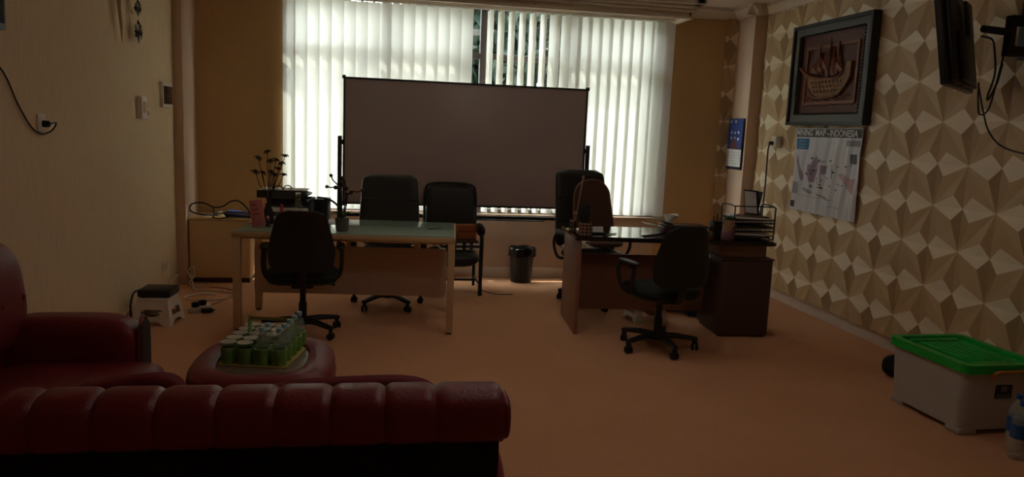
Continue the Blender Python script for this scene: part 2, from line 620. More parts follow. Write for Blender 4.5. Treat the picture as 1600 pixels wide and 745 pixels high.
PW, PH = 2 * CA, 2 * CB
cache = {}
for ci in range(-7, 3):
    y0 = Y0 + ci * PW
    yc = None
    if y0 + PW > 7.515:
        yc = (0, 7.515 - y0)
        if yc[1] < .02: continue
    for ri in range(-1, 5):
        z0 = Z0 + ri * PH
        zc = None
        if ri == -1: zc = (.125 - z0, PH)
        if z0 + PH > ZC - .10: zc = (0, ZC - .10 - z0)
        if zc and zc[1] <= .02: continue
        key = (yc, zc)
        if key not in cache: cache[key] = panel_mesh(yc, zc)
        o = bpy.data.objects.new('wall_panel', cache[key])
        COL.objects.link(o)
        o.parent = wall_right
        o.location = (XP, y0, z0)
# narrow strip of the same relief on the back wall beside the column
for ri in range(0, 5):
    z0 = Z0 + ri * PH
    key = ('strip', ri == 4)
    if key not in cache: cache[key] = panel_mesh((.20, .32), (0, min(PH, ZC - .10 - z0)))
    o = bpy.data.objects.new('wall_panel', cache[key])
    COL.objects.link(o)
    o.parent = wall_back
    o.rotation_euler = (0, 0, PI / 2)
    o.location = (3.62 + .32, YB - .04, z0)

# ------------------------------------------------------------------ vertical blind
blind = thing('vertical_blind', 'cream vertical blind with long fabric slats covering the whole window', 'blind', (0, 7.885, 0))
B().b2(-1.04, 2.99, -.022, .022, 2.79, 2.835, .004).obj('headrail', M_white, blind)


def slat_mesh():
    w, n = 0.127, 6
    vs, fs = [], []
    zs = [0.712, 2.785]
    for z in zs:
        for i in range(n + 1):
            t = i / n - .5
            vs.append((t * w, .006 * (1 - 4 * t * t), z))
    for i in range(n):
        fs.append((i, i + 1, n + 1 + i + 1, n + 1 + i))
    b = B().add(vs, fs)
    return b


xs = [(-0.965 + .117 * i, -14) for i in range(16)]
xs += [(1.03 + .1105 * i, -67) for i in range(6)]
xs += [(1.705, -40), (1.825, -48)]
xs += [(1.93 + .1135 * i, -16) for i in range(10)]
proto = None
for i, (x, a) in enumerate(xs):
    if proto is None:
        proto = slat_mesh().obj('slat', M_slat, blind, angle=80)
        hang = B().b2(-.012, .012, -.002, .002, 2.78, 2.80).obj('hanger', M_white, proto, smooth=False)
        s = proto
    else:
        s = copy_tree(proto, blind)
    s.location = (x, 0, 0)
    s.rotation_euler = (0, 0, math.radians(a + random.uniform(-2.5, 2.5)))

# ------------------------------------------------------------------ outside
struct(B().b2(-14, 18, 8.3, 30, -.5, -.35).obj('ground', mat('ground_outside', (110, 104, 84), rough=0.9), smooth=False))


def tree(label, x, y, h, w, seed, dens=2600):
    t = thing('tree', label, 'tree', (x, y, -.35), group='trees beyond the window')
    rnd = random.Random(seed)
    B().tube([(0, 0, 0), (.05, 0, h * .35), (-.03, .05, h * .7), (.02, 0, h * .9)], [.13, .1, .07, .03]).obj('trunk', M_bark, t)
    b = B()
    for i in range(dens):
        while True:
            p = Vector((rnd.uniform(-1, 1), rnd.uniform(-1, 1), rnd.uniform(-1, 1)))
            if p.length < 1: break
        c = Vector((p.x * w, p.y * w * .7, h * .55 + p.z * h * .5))
        R = Euler((rnd.uniform(0, 6), rnd.uniform(0, 6), rnd.uniform(0, 6))).to_matrix()
        L = rnd.uniform(.16, .34)
        b.add([R @ Vector(q) * L + c for q in ((-.5, 0, 0), (0, -.28, .05), (.5, 0, 0), (0, .28, .05))], [(0, 1, 2, 3)])
    f = b.obj('foliage', M_treeleaf, t, smooth=False)
    f['kind'] = 'stuff'
    return t


tree('dense green tree seen through the left open slats', 1.0, 10.2, 5.6, 0.95, 1, 5200)
tree('dense green tree seen through the right open slats', 3.2, 10.3, 5.8, 0.95, 2, 5200)
tree('taller green tree standing behind the other two, between them', 2.1, 12.4, 7.0, 1.2, 3, 5200)
tree('green tree hidden mostly behind the closed left slats', -1.3, 10.3, 5.2, 0.95, 4, 2600)


# ------------------------------------------------------------------ whiteboard on a stand
wbd = thing('whiteboard', 'large whiteboard on a black mobile stand in front of the window', 'whiteboard', (0.805, 7.65, 0))
hw = 1.215
B().b2(-hw, hw, -.012, .012, .80, 2.02, .004).obj('board', M_board, wbd)
B().ring([(-hw - .012, .79), (hw + .012, .79), (hw + .012, 2.032), (-hw - .012, 2.032)], [(-hw + .006, .808), (hw - .006, .808), (hw - .006, 2.014), (-hw + .006, 2.014)], -.018, .018).obj('frame', M_black, wbd, smooth=False)
for sx in (-1, 1):
    for z in (.79, 2.032):
        B().box((sx * (hw + .008), 0, z), (.035, .044, .035), .006).obj('corner_cap', M_black, wbd)
for sx in (-1, 1):
    x = sx * (hw + .043)
    p = B().b2(x - .02, x + .02, -.02, .02, .06, 1.46, .004).obj('post', M_black, wbd)
    B().lathe([(.026, -.012), (.026, .012)], (x - sx * .03, 0, 1.40), 14, 'x').obj('pivot_knob', M_black, p)
    ft = B().b2(x - .022, x + .022, -.2, .2, .05, .085, .006).obj('foot', M_black, wbd)
    for y in (-.18, .18):
        B().lathe([(.025, -.012), (.025, .012)], (x, y, .025), 12, 'x').obj('caster', M_black, ft)
B().b2(-hw - .06, hw + .06, -.018, .018, .668, .702, .004).obj('rail', M_black, wbd)
B().b2(-.08, .82, -.09, -.02, .662, .672, .002).obj('pen_tray', M_black, wbd)

# ------------------------------------------------------------------ desks
d1 = thing('desk', 'pale wooden desk with a greenish glass top and square legs', 'desk', (-1.125, 5.80, 0), -4.8)
W1, D1, H1 = 1.665, .88, .765
B().b2(0, W1, 0, D1, H1 - .045, H1 - .008, .003).obj('tabletop', M_beech, d1)
B().b2(.012, W1 - .012, .012, D1 - .012, H1 - .008, H1, .002).obj('glass_top', M_glasstop, d1)
for x in (0.004, W1 - .059):
    for y in (0.004, .65):
        l = B().b2(x, x + .055, y, y + .055, .012, H1 - .045, .004).obj('leg', M_beech, d1)
        B().b2(x + .008, x + .047, y + .008, y + .047, 0, .012).obj('foot', M_black, l)
B().b2(.06, W1 - .06, .02, .045, H1 - .062, H1 - .045, .003).obj('front_rail', M_beech, d1)
B().b2(.06, W1 - .06, .655, .68, H1 - .075, H1 - .045, .003).obj('rear_rail', M_beech, d1)
for x in (.03, W1 - .03):
    B().b2(x - .012, x + .012, .06, .65, H1 - .085, H1 - .045, .003).obj('side_rail', M_beech, d1)
B().prism(rrect(.06, 1.60, .205, .60, .035), .42, .44).obj('modesty_panel', M_beechp, d1, angle=30)
for x in (.3, .8, 1.35):
    B().b2(x - .018, x + .018, .425, .45, .60, H1 - .045).obj('panel_bracket', M_beech, d1, smooth=False)

d2 = thing('desk', 'dark brown wooden desk with a glossy top and panel legs', 'desk', (1.495, 5.66, 0), -4.0)
W2, D2, H2 = 1.60, .70, .785
B().prism([(-.02, -.01), (W2 - .03, -.04), (W2, -.02), (W2, D2), (-.02, D2)], H2 - .028, H2, 'xy').obj('tabletop', M_desktop, d2, smooth=False)
B().prism([(0, .01), (W2 - .05, -.015), (W2 - .02, .0), (W2 - .02, D2 - .02), (0, D2 - .02)], H2, H2 + .004, 'xy').obj('glass_top', mat('smoked_glass', (20, 20, 18), rough=0.04, spec=0.8), d2, smooth=False)
B().b2(0, .03, 0, D2 - .04, 0, H2 - .028, .003).obj('side_panel', M_walnut, d2)
B().b2(.03, 1.165, .34, .36, .13, .60, .003).obj('modesty_panel', M_walnut, d2)
B().b2(1.18, 1.56, .06, .56, .648, H2 - .028, .003).obj('top_support', M_walnut, d2)

ped = thing('drawer_pedestal', 'dark wooden drawer pedestal under the right end of the brown desk', 'cabinet', (2.665, 5.572, 0), -3.5)
B().b2(0, .43, .018, .48, .03, .635, .003).obj('body', M_darkwood, ped)
B().b2(.008, .422, .0, .018, .02, .625, .003).obj('back_panel', M_darkwood, ped)
B().b2(-.004, .434, -.004, .484, .635, .647, .003).obj('top', M_darkwood, ped)
B().b2(.02, .41, .02, .46, 0, .03).obj('plinth', M_darkwood, ped, smooth=False)

# ------------------------------------------------------------------ chairs


def caster(parent, x, y, a):
    c = B().box((x, y, .062), (.03, .035, .03), .006).tube([(x, y, .06), (x, y, .085)], .007).obj('caster', M_black, parent)
    ca, sa = math.cos(a), math.sin(a)
    for k in (-1, 1):
        b = B().lathe([(.02, -.009), (.027, -.006), (.027, .006), (.02, .009)], (0, 0, 0), 14, 'x')
        b.xf((x + ca * .016 * k + sa * .0, y + sa * .016 * k, .027), (0, 0, a))
        b.obj('wheel', M_black, c)


def star_base(t, R, rot0, hub_h=.12, matl=None):
    matl = matl or M_black
    B().lathe([(.045, .075), (.05, .085), (.05, .11), (.035, .13)], (0, 0, 0), 16).obj('base_hub', matl, t)
    for k in range(5):
        a = math.radians(rot0 + 72 * k)
        d = Vector((math.cos(a), math.sin(a), 0))
        B().tube([d * .02 + Vector((0, 0, .105)), d * R * .5 + Vector((0, 0, .108)), d * R * .92 + Vector((0, 0, .092)), d * (R + .015) + Vector((0, 0, .088))], [.034, .029, .024, .02], 8, flat=.75).obj('base_arm', matl, t)
        caster(t, d.x * R, d.y * R, a + 1.1 * (k % 3 - 1))


def backrest_shell(w_top, w_mid, w_bot, z0, z1, yb, th, curve=.03, rake=.04, n=14, mz=.35, e=2.6):
    """padded back: width profile with rounded corners; local back face toward -y"""
    b = B()
    rings = []
    rows = 22
    vs, fs = [], []
    for i in range(rows + 1):
        t = i / rows
        z = z0 + (z1 - z0) * t
        w = (w_bot + (w_mid - w_bot) * (t / mz)) if t < mz else (w_mid + (w_top - w_mid) * (t - mz) / (1 - mz))
        edge = min(t, 1 - t) * (z1 - z0)
        rc = .07
        k = 1.0
        if edge < rc:
            k = 1 - (1 - math.sqrt(max(0, 1 - (1 - edge / rc) ** 2))) * rc * 2 / w
        w *= k
        th_ = th * (.35 + .65 * min(1, math.sqrt(max(edge, 0) / .03) if edge < .03 else 1))
        yc = yb - rake * t * 1.0 + .02 * math.sin(t * PI)
        ring = []
        for j in range(n):
            a = 2 * PI * j / n
            ca, sa = math.cos(a), math.sin(a)
            sx = math.copysign(abs(ca) ** (2 / 4.5), ca)
            sy = math.copysign(abs(sa) ** (2 / 3.0), sa)
            x = sx * w / 2
            y = yc + sy * th_ / 2 + curve * (2 * x / max(w_mid, .01)) ** 2
            ring.append((x, y, z))
        vs += ring
    for i in range(rows):
        for j in range(n):
            fs.append((i * n + j, i * n + (j + 1) % n, (i + 1) * n + (j + 1) % n, (i + 1) * n + j))
    fs.append(tuple(reversed(range(n))))
    fs.append(tuple(rows * n + j for j in range(n)))
    return b.add(vs, fs)


def task_chair(label, loc, rz, base_rot):
    t = thing('office_chair', label, 'chair', loc, rz, 'swivel office chairs on the camera side of the desks')
    star_base(t, .285, base_rot)
    B().lathe([(.03, .1), (.03, .24), (.022, .245), (.022, .39)], (0, 0, 0), 14).obj('gas_lift', M_black, t)
    B().box((0, -.02, .395), (.16, .22, .05), .012).obj('seat_mechanism', M_black, t)
    B().tube([(.07, .0, .395), (.2, -.03, .385), (.235, -.035, .38)], [.006, .006, .011]).obj('lever', M_black, t)
    B().cushion((0, .01, .455), (.53, .48, .115), 3.6, 10, e2=2.6).obj('seat', M_blackfab, t)
    B().cushion((0, .01, .425), (.50, .45, .06), 4, 8, e2=2.6).obj('seat_shell', M_black, t)
    B().tube(smoothpath([(0, -.08, .385), (0, -.22, .40), (0, -.265, .45), (0, -.275, .52), (0, -.275, .60)], 4), .033, 8, flat=.35).obj('back_support', M_black, t)
    B().add(*(lambda q: (q.v, q.f))(backrest_shell(.32, .46, .43, .53, .965, -.255, .05))).obj('backrest', M_blackfab, t)
    B().add(*(lambda q: (q.v, q.f))(backrest_shell(.33, .47, .44, .525, .97, -.285, .022))).obj('back_shell', M_black, t)
    for s in (-1, 1):
        ar = B().tube(smoothpath([(s * .18, -.02, .425), (s * .26, -.03, .44), (s * .285, -.05, .53), (s * .28, -.06, .63), (s * .275, .0, .655)], 5), .02, 8, flat=.6).tube(smoothpath([(s * .275, .13, .65), (s * .285, .16, .60), (s * .28, .10, .48), (s * .23, .05, .43)], 5), .016, 8).obj('armrest', M_black, t)
        B().cushion((s * .275, .03, .668), (.065, .26, .03), 3, 6).obj('arm_pad', M_black, ar)
    return t


task_chair('black swivel office chair at the pale glass-topped desk, its back to the camera', (-.60, 5.72, 0), 4, 100)
task_chair('black swivel office chair at the dark brown desk, its back to the camera', (2.045, 5.27, 0), 13, -97)


def exec_chair(label, loc, rz, zt, w, base_rot, lift=0.0):
    t = thing('executive_chair', label, 'chair', loc, rz, 'high-backed leather chairs by the window')
    star_base(t, .31, base_rot)
    B().lathe([(.032, .1), (.032, .25), (.023, .255), (.023, .40 + lift)], (0, 0, 0), 14).obj('gas_lift', M_black, t)
    B().box((0, -.02, .40 + lift), (.2, .26, .05), .012).obj('seat_mechanism', M_black, t)
    B().cushion((0, .02, .475 + lift), (.52, .52, .13), 3.6, 10, e2=2.6).obj('seat', M_leather, t)
    zb = .50 + lift
    q = backrest_shell(w * .92, w, w * .98, zb, zt, -.27, .09, rake=.12, curve=.03, mz=.3, n=20)
    bk = q.obj('backrest', M_leather, t)
    for k, zz in enumerate((.36, .66)):
        z = zb + (zt - zb) * zz
        tt = (z - zb) / (zt - zb)
        y = -.27 - .12 * tt + .02 * math.sin(tt * PI) + .043
        B().tube([(x * w * .46, y + .03 * (2 * x * .46) ** 2 + .001, z) for x in (-1, -.6, -.2, .2, .6, 1)], .006, 6).obj('seam', M_leather, bk)
    for s in (-1, 1):
        ar = B().tube(smoothpath([(s * .2, -.1, .42 + lift), (s * .29, -.12, .44 + lift), (s * .30, -.2, .56 + lift), (s * .30, -.12, .66 + lift), (s * .30, .10, .66 + lift), (s * .30, .18, .58 + lift), (s * .27, .12, .45 + lift), (s * .2, .08, .42 + lift)], 5), .02, 8, flat=.7).obj('armrest', M_black, t)
        B().cushion((s * .30, -.01, .685 + lift), (.06, .28, .035), 3, 6).obj('arm_pad', M_leather, ar)
    return t


exec_chair('black high-backed leather chair behind the pale desk, facing the camera', (.03, 6.63, 0), 178, 1.135, .545, 54)
exec_chair('black high-backed leather chair behind the dark brown desk, beside the whiteboard', (1.90, 6.70, 0), 190, 1.235, .54, 20)

# visitor chair with arms
vc = thing('visitor_chair', 'black padded visitor chair with curved arms behind the pale desk', 'chair', (.64, 7.25, 0), 180)
B().cushion((0, .035, .35), (.52, .55, .18), 3.6, 10, e2=2.4).obj('seat', M_leather, vc)
backrest_shell(.46, .50, .48, .42, 1.02, -.21, .07, rake=.07, curve=.025, mz=.4, n=18).obj('backrest', M_leather, vc)
B().tube(smoothpath([(-.25, -.19, .40), (-.255, -.23, .62), (-.25, -.265, .94), (-.2, -.28, 1.02), (0, -.285, 1.035), (.2, -.28, 1.02), (.25, -.265, .94), (.255, -.23, .62), (.25, -.19, .40)], 5), .014, 8).obj('back_frame', M_black, vc)
for s in (-1, 1):
    B().tube(smoothpath([(s * .27, .21, .0), (s * .27, .21, .3), (s * .27, .23, .52), (s * .27, .17, .63), (s * .27, -.02, .65), (s * .27, -.2, .60)], 5), .025, 8, flat=.8).obj('front_leg', M_black, vc)
    B().tube([(s * .26, -.26, .0), (s * .25, -.20, .36), (s * .25, -.2, .42)], .016, 8).obj('rear_leg', M_black, vc)
    B().cushion((s * .27, .12, .625), (.08, .26, .12), 2.4, 8).obj('arm_pad', M_leather, vc)
    B().tube([(s * .265, .21, .10), (s * .26, -.24, .10)], .011).obj('stretcher', M_black, vc)
B().tube([(-.265, .2, .34), (.265, .2, .34)], .012).obj('stretcher', M_black, vc)
B().tube([(-.265, -.05, .10), (.265, -.05, .10)], .012).obj('stretcher', M_black, vc)

bx = thing('carton', 'orange-brown carton standing on the seat of the padded visitor chair', 'box', (.775, 7.18, .443), 8)
B().b2(-.09, .09, -.05, .09, .09, .22, .003).obj('body', mat('kraft_card', (170, 98, 52), rough=0.8, var=.08), bx)
B().b2(-.09, .09, -.06, -.05, .17, .22, .001).obj('flap', mat('kraft_card2', (150, 84, 46), rough=0.8), bx)
mg = thing('magazine_stack', 'stack of white and black printed magazines on the padded visitor chair', 'magazines', (.70, 7.17, .44), 4)
for k in range(4):
    B().b2(-.19 + .01 * k, .19 - .006 * k, -.13, .12, .0 + .022 * k, .02 + .022 * k, .002).obj('magazine', [M_paper, M_black, M_paper, M_darkwood][k], mg)
for k, x in enumerate((-.12, -.05, .04, .11)):
    B().b2(x - .02, x + .012, -.134, -.13, .003, .08).obj('printed_patch', [M_black, M_darkwood][k % 2], mg, smooth=False)

# seat cushion leaning on the chair at the brown desk
cu = thing('back_cushion', 'brown padded cushion with a pale piped edge leaning on the leather chair', 'cushion', (1.955, 6.80, 0), 190)
M_brownfab = mat('brown_fabric', (88, 58, 46), rough=0.75, bump=.2, bscale=150)
pl = []
for i in range(25):
    a = PI * i / 24
    pl.append((.185 * math.cos(a) - .0, .99 + .165 * math.sin(a)))
out = [(.19, .60)] + pl + [(-.25, .60)]
b = B().prism([(x * .98, z) for x, z in out], -.055, .0)
b.v = [(x, y - .08 - .10 * (z - .6), z) for x, y, z in b.v]
b.obj('pad', M_brownfab, cu, angle=30)
pp = [(x, -.08 - .10 * (z - .6), z) for x, z in out]
B().tube(pp, .008, 6).obj('piping', mat('piping_tan', (140, 104, 82), rough=.6), cu)
B().cushion((0, .06, .585), (.44, .40, .07), 3, 8).obj('seat_pad', M_brownfab, cu)
sh = thing('folded_cloth', 'crumpled off-white cloth lying on the chair under the brown desk top', 'cloth', (1.78, 6.62, .545), 10)
rnd = random.Random(5)
gv, gf = [], []
NX, NY = 14, 8
for top in (1, 0):
    for j in range(NY + 1):
        for i in range(NX + 1):
            u, v = i / NX - .5, j / NY - .5
            r_ = max(0, 1 - (abs(2 * u) ** 3 + abs(2 * v) ** 3))
            gv.append((u * .36, v * .2, (.012 + .05 * r_ ** .5 + .012 * math.sin(u * 22 + v * 9) * r_) if top else .0))
for top in (0, 1):
    k = top * (NX + 1) * (NY + 1)
    for j in range(NY):
        for i in range(NX):
            a = k + j * (NX + 1) + i
            gf.append((a, a + 1, a + NX + 2, a + NX + 1))
B().add(gv, gf).obj('cloth', mat('offwhite_cloth', (206, 196, 184), rough=.9), sh)

# ------------------------------------------------------------------ waste bin
bn = thing('waste_bin', 'black waste bin lined with a bin bag below the whiteboard', 'bin', (1.43, 7.72, 0))
B().lathe([(.105, 0), (.108, .01), (.132, .33), (.139, .345), (.139, .352), (.128, .352), (.122, .33), (.10, .02), (0.0, .018)], (0, 0, 0), 28, cap=False).obj('body', M_black, bn)
lv, lf = [], []
n = 36
for k, (r, z, am) in enumerate([(.127, .34, 0), (.136, .368, .003), (.146, .358, .004), (.144, .30, .006), (.142, .285, .008)]):
    for i in range(n):
        a = 2 * PI * i / n
        q = r + am * math.sin(7 * a + k)
        lv.append((q * math.cos(a), q * math.sin(a), z + am * 1.6 * math.sin(5 * a + k * 2)))
for k in range(4):
    for i in range(n):
        lf.append((k * n + i, k * n + (i + 1) % n, (k + 1) * n + (i + 1) % n, (k + 1) * n + i))
B().add(lv, lf).obj('bin_liner', mat('bin_bag', (36, 34, 34), rough=.25), bn)

# ------------------------------------------------------------------ sofas
# red sofa seen from behind at the bottom of the picture
sf = thing('sofa', 'red tufted sofa with a black back panel, seen from behind', 'sofa', (0, 2.0, 0))
SX0, SX1 = -.985, .335
B().b2(SX0, SX1, .03, .06, .05, .73, .006).obj('back_panel', M_blackcloth, sf)
B().b2(SX0 + .01, SX1 - .01, .06, .17, .06, .72, .02).obj('back_frame', M_red, sf)
seams = [SX1 + .012, .152, .009, -.14, -.29, -.443, -.596, -.752, -.90, SX0 - .005]


def channel(x0, x1):
    """one padded channel of the rolled backrest: rolled cross-section swept along x with rounded ends"""
    n, vs, fs = 16, [], []
    w = x1 - x0
    for i in range(n + 1):
        t = i / n
        e = min(t, 1 - t) * w
        k0 = .13 * max(0, 1 - e / .028) ** 2
        x = x0 + t * w
        for j in range(18):
            a = 2 * PI * j / 18
            ca, sa = math.cos(a), math.sin(a)
            k = 1 - k0 * (1 if sa > -.2 else .3)
            y = .105 + math.copysign(abs(ca) ** .8, ca) * .098 * k
            z = .772 + math.copysign(abs(sa) ** .8, sa) * .083 * k
            vs.append((x, y, z))
    for i in range(n):
        for j in range(18):
            fs.append((i * 18 + j, i * 18 + (j + 1) % 18, (i + 1) * 18 + (j + 1) % 18, (i + 1) * 18 + j))
    fs.append(tuple(range(18)))
    fs.append(tuple(n * 18 + j for j in range(18)))
    return B().add(vs, fs)


for i in range(len(seams) - 1):
    channel(seams[i + 1], seams[i]).obj('back_channel', M_red, sf)
B().cushion(((SX1 + .02), .105, .765), (.035, .17, .13), 2.6, 8).obj('end_cap', M_red, sf)
B().cushion((SX0 + .68, .24, .58), (1.32, .16, .34), 6, 12, e2=3).obj('back_cushion', M_red, sf)
B().b2(SX0, SX1 + .05, .17, .86, .06, .27, .03).obj('base', M_red, sf)
for k in range(2):
    B().cushion((SX0 + .34 + k * .64, .54, .35), (.64, .62, .17), 7, 12, e2=3).obj('seat_cushion', M_red, sf)
B().cushion((SX1 - .02, .50, .33), (.17, .76, .50), 5, 12, e2=4).obj('armrest', M_red, sf)
for x in (SX0 + .08, SX1 - .06):
    for y in (.1, .78):
        B().lathe([(.022, 0), (.028, .06)], (x, y, 0), 10).obj('leg', M_darkwood, sf)

# scatter cushions standing against the backrest


def scatter(label, x0, x1, y, zl, zr, tilt):
    t = thing('scatter_cushion', label, 'cushion', ((x0 + x1) / 2, y, .43), 0, 'dark red cushions on the sofa')
    w = (x1 - x0)
    ang = math.atan2(zr - zl, w)
    h = max(zl, zr) - .44
    b = B().cushion((0, 0, h / 2), (w, .11, h), 5, 12, e2=4)
    b.v = [(x, yy - .0 + (z - h / 2) * -.12, z + x * math.tan(ang) * (z / h)) for x, yy, z in b.v]
    b.obj('pad', M_redd, t)
    B().lathe([(0, .006), (.012, .004), (.014, 0)], (0, -.062, h * .5), 10, 'y').obj('button', M_redd, t)
    return t


scatter('dark red cushion behind the sofa back, nearest the side sofa', -.98, -.60, 2.42, .745, .80, 0)
scatter('dark red cushion behind the sofa back, in front of the round pouffe', -.41, .20, 2.42, .772, .79, 0)

# side sofa against the left wall
ss = thing('sofa', 'red leather sofa against the left wall, its rolled arm toward the window', 'sofa', (0, 0, 0))
B().b2(-1.72, -1.06, 2.05, 3.80, .06, .30, .03).obj('base', M_red, ss)
for k in range(2):
    B().cushion((-1.37, 3.30 - .86 * k, .37), (.74, .86, .19), 7, 14, e2=3.2).obj('seat_cushion', M_red, ss)
arm = B().cushion((-1.46, 3.745, .44), (.66, .23, .42), 5, 14, e2=3.6).obj('armrest', M_red, ss)
B().cushion((-1.128, 3.745, .47), (.02, .15, .30), 4, 8).obj('arm_facing', mat('dark_facing', (62, 40, 36), rough=.6), arm)
B().tube([(-1.133, 3.745 + a * .5, .47 + b_) for a, b_ in [(math.cos(t * PI / 12) * .17, math.sin(t * PI / 12) * .17) for t in range(24)]], .007, 6, closed=True).obj('piping', M_red, arm)
B().b2(-1.92, -1.70, 2.05, 3.80, .06, .60, .03).obj('back_frame', M_red, ss)
bk = B()
for k in range(3):
    o = B().cushion((-1.76, 3.50 - .58 * k, .76), (.26, .62, .52), 4, 14, e2=3, rot=(0, math.radians(-6), 0)).obj('back_cushion', M_red, ss)
    for j in range(3):
        B().lathe([(.0, .012), (.012, .009), (.016, 0)], (0, 0, 0), 12, 'x').xf((-1.635, 3.70 - .58 * k - .2 * j, .74), (0, 0, 0)).obj('button', M_redd, o)
for x in (-1.68, -1.12):
    for y in (2.1, 3.75):
        B().lathe([(.022, 0), (.028, .06)], (x, y, 0), 10).obj('leg', M_darkwood, ss)

# pouffe
po = thing('pouffe', 'red leather pouffe with a glass tray top, in front of the sofa', 'pouffe', (-.575, 3.74, 0))


def squircle(rx, ry, n=48, e=3.0):
    out = []
    for i in range(n):
        a = 2 * PI * i / n
        ca, sa = math.cos(a), math.sin(a)
        out.append((rx * math.copysign(abs(ca) ** (2 / e), ca), ry * math.copysign(abs(sa) ** (2 / e), sa)))
    return out


def loft(levels, n=48, e=3.0, cap=True):
    vs, fs = [], []
    for (rx, ry, z) in levels:
        vs += [(x, y, z) for x, y in squircle(rx, ry, n, e)]
    for i in range(len(levels) - 1):
        for j in range(n):
            fs.append((i * n + j, i * n + (j + 1) % n, (i + 1) * n + (j + 1) % n, (i + 1) * n + j))
    if cap:
        fs.append(tuple(reversed(range(n))))
        fs.append(tuple((len(levels) - 1) * n + j for j in range(n)))
    return B().add(vs, fs)


loft([(.30, .36, .04), (.315, .375, .06), (.33, .39, .20), (.335, .395, .33)], cap=True).obj('body', M_red, po)
loft([(.335, .395, .33), (.337, .397, .38), (.330, .388, .415), (.305, .36, .436), (.27, .325, .444), (.235, .285, .442), (.212, .262, .434), (.205, .255, .415)], cap=False).obj('top_roll', M_red, po)
loft([(.21, .262, .405), (.21, .262, .418)], e=4).obj('tray_glass', mat('tray_glass', (130, 112, 96), rough=.25, spec=.4), po)
B().tube([(x, y, .335) for x, y in squircle(.338, .398)], .006, 6, closed=True).obj('piping', M_red, po)
for sx in (-1, 1):
    for sy in (-1, 1):
        B().lathe([(.02, 0), (.026, .04)], (sx * .2, sy * .25, 0), 10).obj('foot', M_darkwood, po)


# ------------------------------------------------------------------ drinks on the pouffe
ZT = .418
cr = thing('drink_carrier', 'olive green card carrier tray with a strap handle on the pouffe', 'carrier', (-.585, 3.83, ZT), -10)
M_olive = mat('olive_card', (168, 156, 84), rough=.7, var=.1)
B().b2(-.172, .172, -.205, .205, 0, .006, .001).obj('base', M_olive, cr)
B().box((.02, .03, .180), (.22, .045, .006), .002, rot=(math.radians(-32), math.radians(1), 0)).obj('handle', M_olive, cr)
B().box((-.088, .03, .092), (.006, .045, .175), .002).obj('handle_leg', M_cupgreen, cr)
B().box((.128, .03, .092), (.006, .045, .175), .002).obj('handle_leg', M_cupgreen, cr)
rot = math.radians(-10)


def at(u, v):
    return (-.585 + u * math.cos(rot) - v * math.sin(rot), 3.83 + u * math.sin(rot) + v * math.cos(rot), ZT + .006)


def make_cup():
    t = thing('water_cup', 'x', 'cup', (0, 0, 0), 0, 'green-sleeved cups of water in the carrier')
    B().lathe([(.0, 0), (.030, 0), (.032, .004), (.0375, .075), (.0375, .078), (.030, .078)], (0, 0, 0), 18, cap=False).obj('sleeve', M_cupgreen, t)
    B().lathe([(.0365, .078), (.0385, .098), (.0405, .1), (.0405, .104), (.036, .104)], (0, 0, 0), 18, cap=False).obj('rim', M_clearpl, t)
    B().lathe([(.0, .100), (.037, .100), (.039, .105), (.0, .106)], (0, 0, 0), 18, cap=False).obj('lid', mat('foil_lid', (196, 196, 178), rough=.3, var=.25, vscale=40), t)
    return t


def make_bottle():
    t = thing('water_bottle', 'x', 'bottle', (0, 0, 0), 0, 'small water bottles in the carrier')
    B().lathe([(.0, 0), (.028, 0), (.031, .006), (.031, .075), (.029, .08), (.031, .085), (.031, .11), (.026, .13), (.014, .152), (.0125, .165)], (0, 0, 0), 18, cap=False).obj('body', M_bottle, t)
    B().lathe([(.0, .002), (.0275, .002), (.0295, .008), (.0295, .10), (.0, .10)], (0, 0, 0), 16, cap=False).obj('water', thin_glass('bottle_water', (.84, .93, .86), .05, .1, False) if 'bw' not in MATS else MATS['bw'], t)
    B().lathe([(.0, 0), (.033, 0), (.035, .004), (.0385, .078), (.032, .078)], (0, 0, 0), 18, cap=False).obj('sleeve', M_cupgreen, t)
    B().lathe([(.0, .182), (.013, .182), (.0145, .179), (.0145, .163), (.0125, .163)], (0, 0, 0), 14, cap=False).obj('cap', mat('bottle_cap', (150, 196, 206), rough=.4), t)
    return t


rows_ = ['front row', 'second row', 'middle row', 'fourth row', 'rear row']
cols_ = ['leftmost column', 'second column', 'third column', 'rightmost column']
cp = bp_ = None
for j in range(5):
    for i in range(4):
        u, v = -.123 + .082 * i, -.164 + .082 * j
        if i == 3 or (i == 2 and j in (0, 1)):
            if bp_ is None:
                bp_ = o = make_bottle()
            else:
                o = copy_tree(bp_)
            o['label'] = 'small clear water bottle with pale blue cap, %s, %s' % (cols_[i], rows_[j])
        else:
            if cp is None:
                cp = o = make_cup()
            else:
                o = copy_tree(cp)
            o['label'] = 'green-sleeved water cup with foil lid, %s, %s' % (cols_[i], rows_[j])
        if i in (1, 2) and j == 2 and False:
            continue
        o.location = at(u, v)
        o.rotation_euler = (0, 0, random.uniform(0, 6))

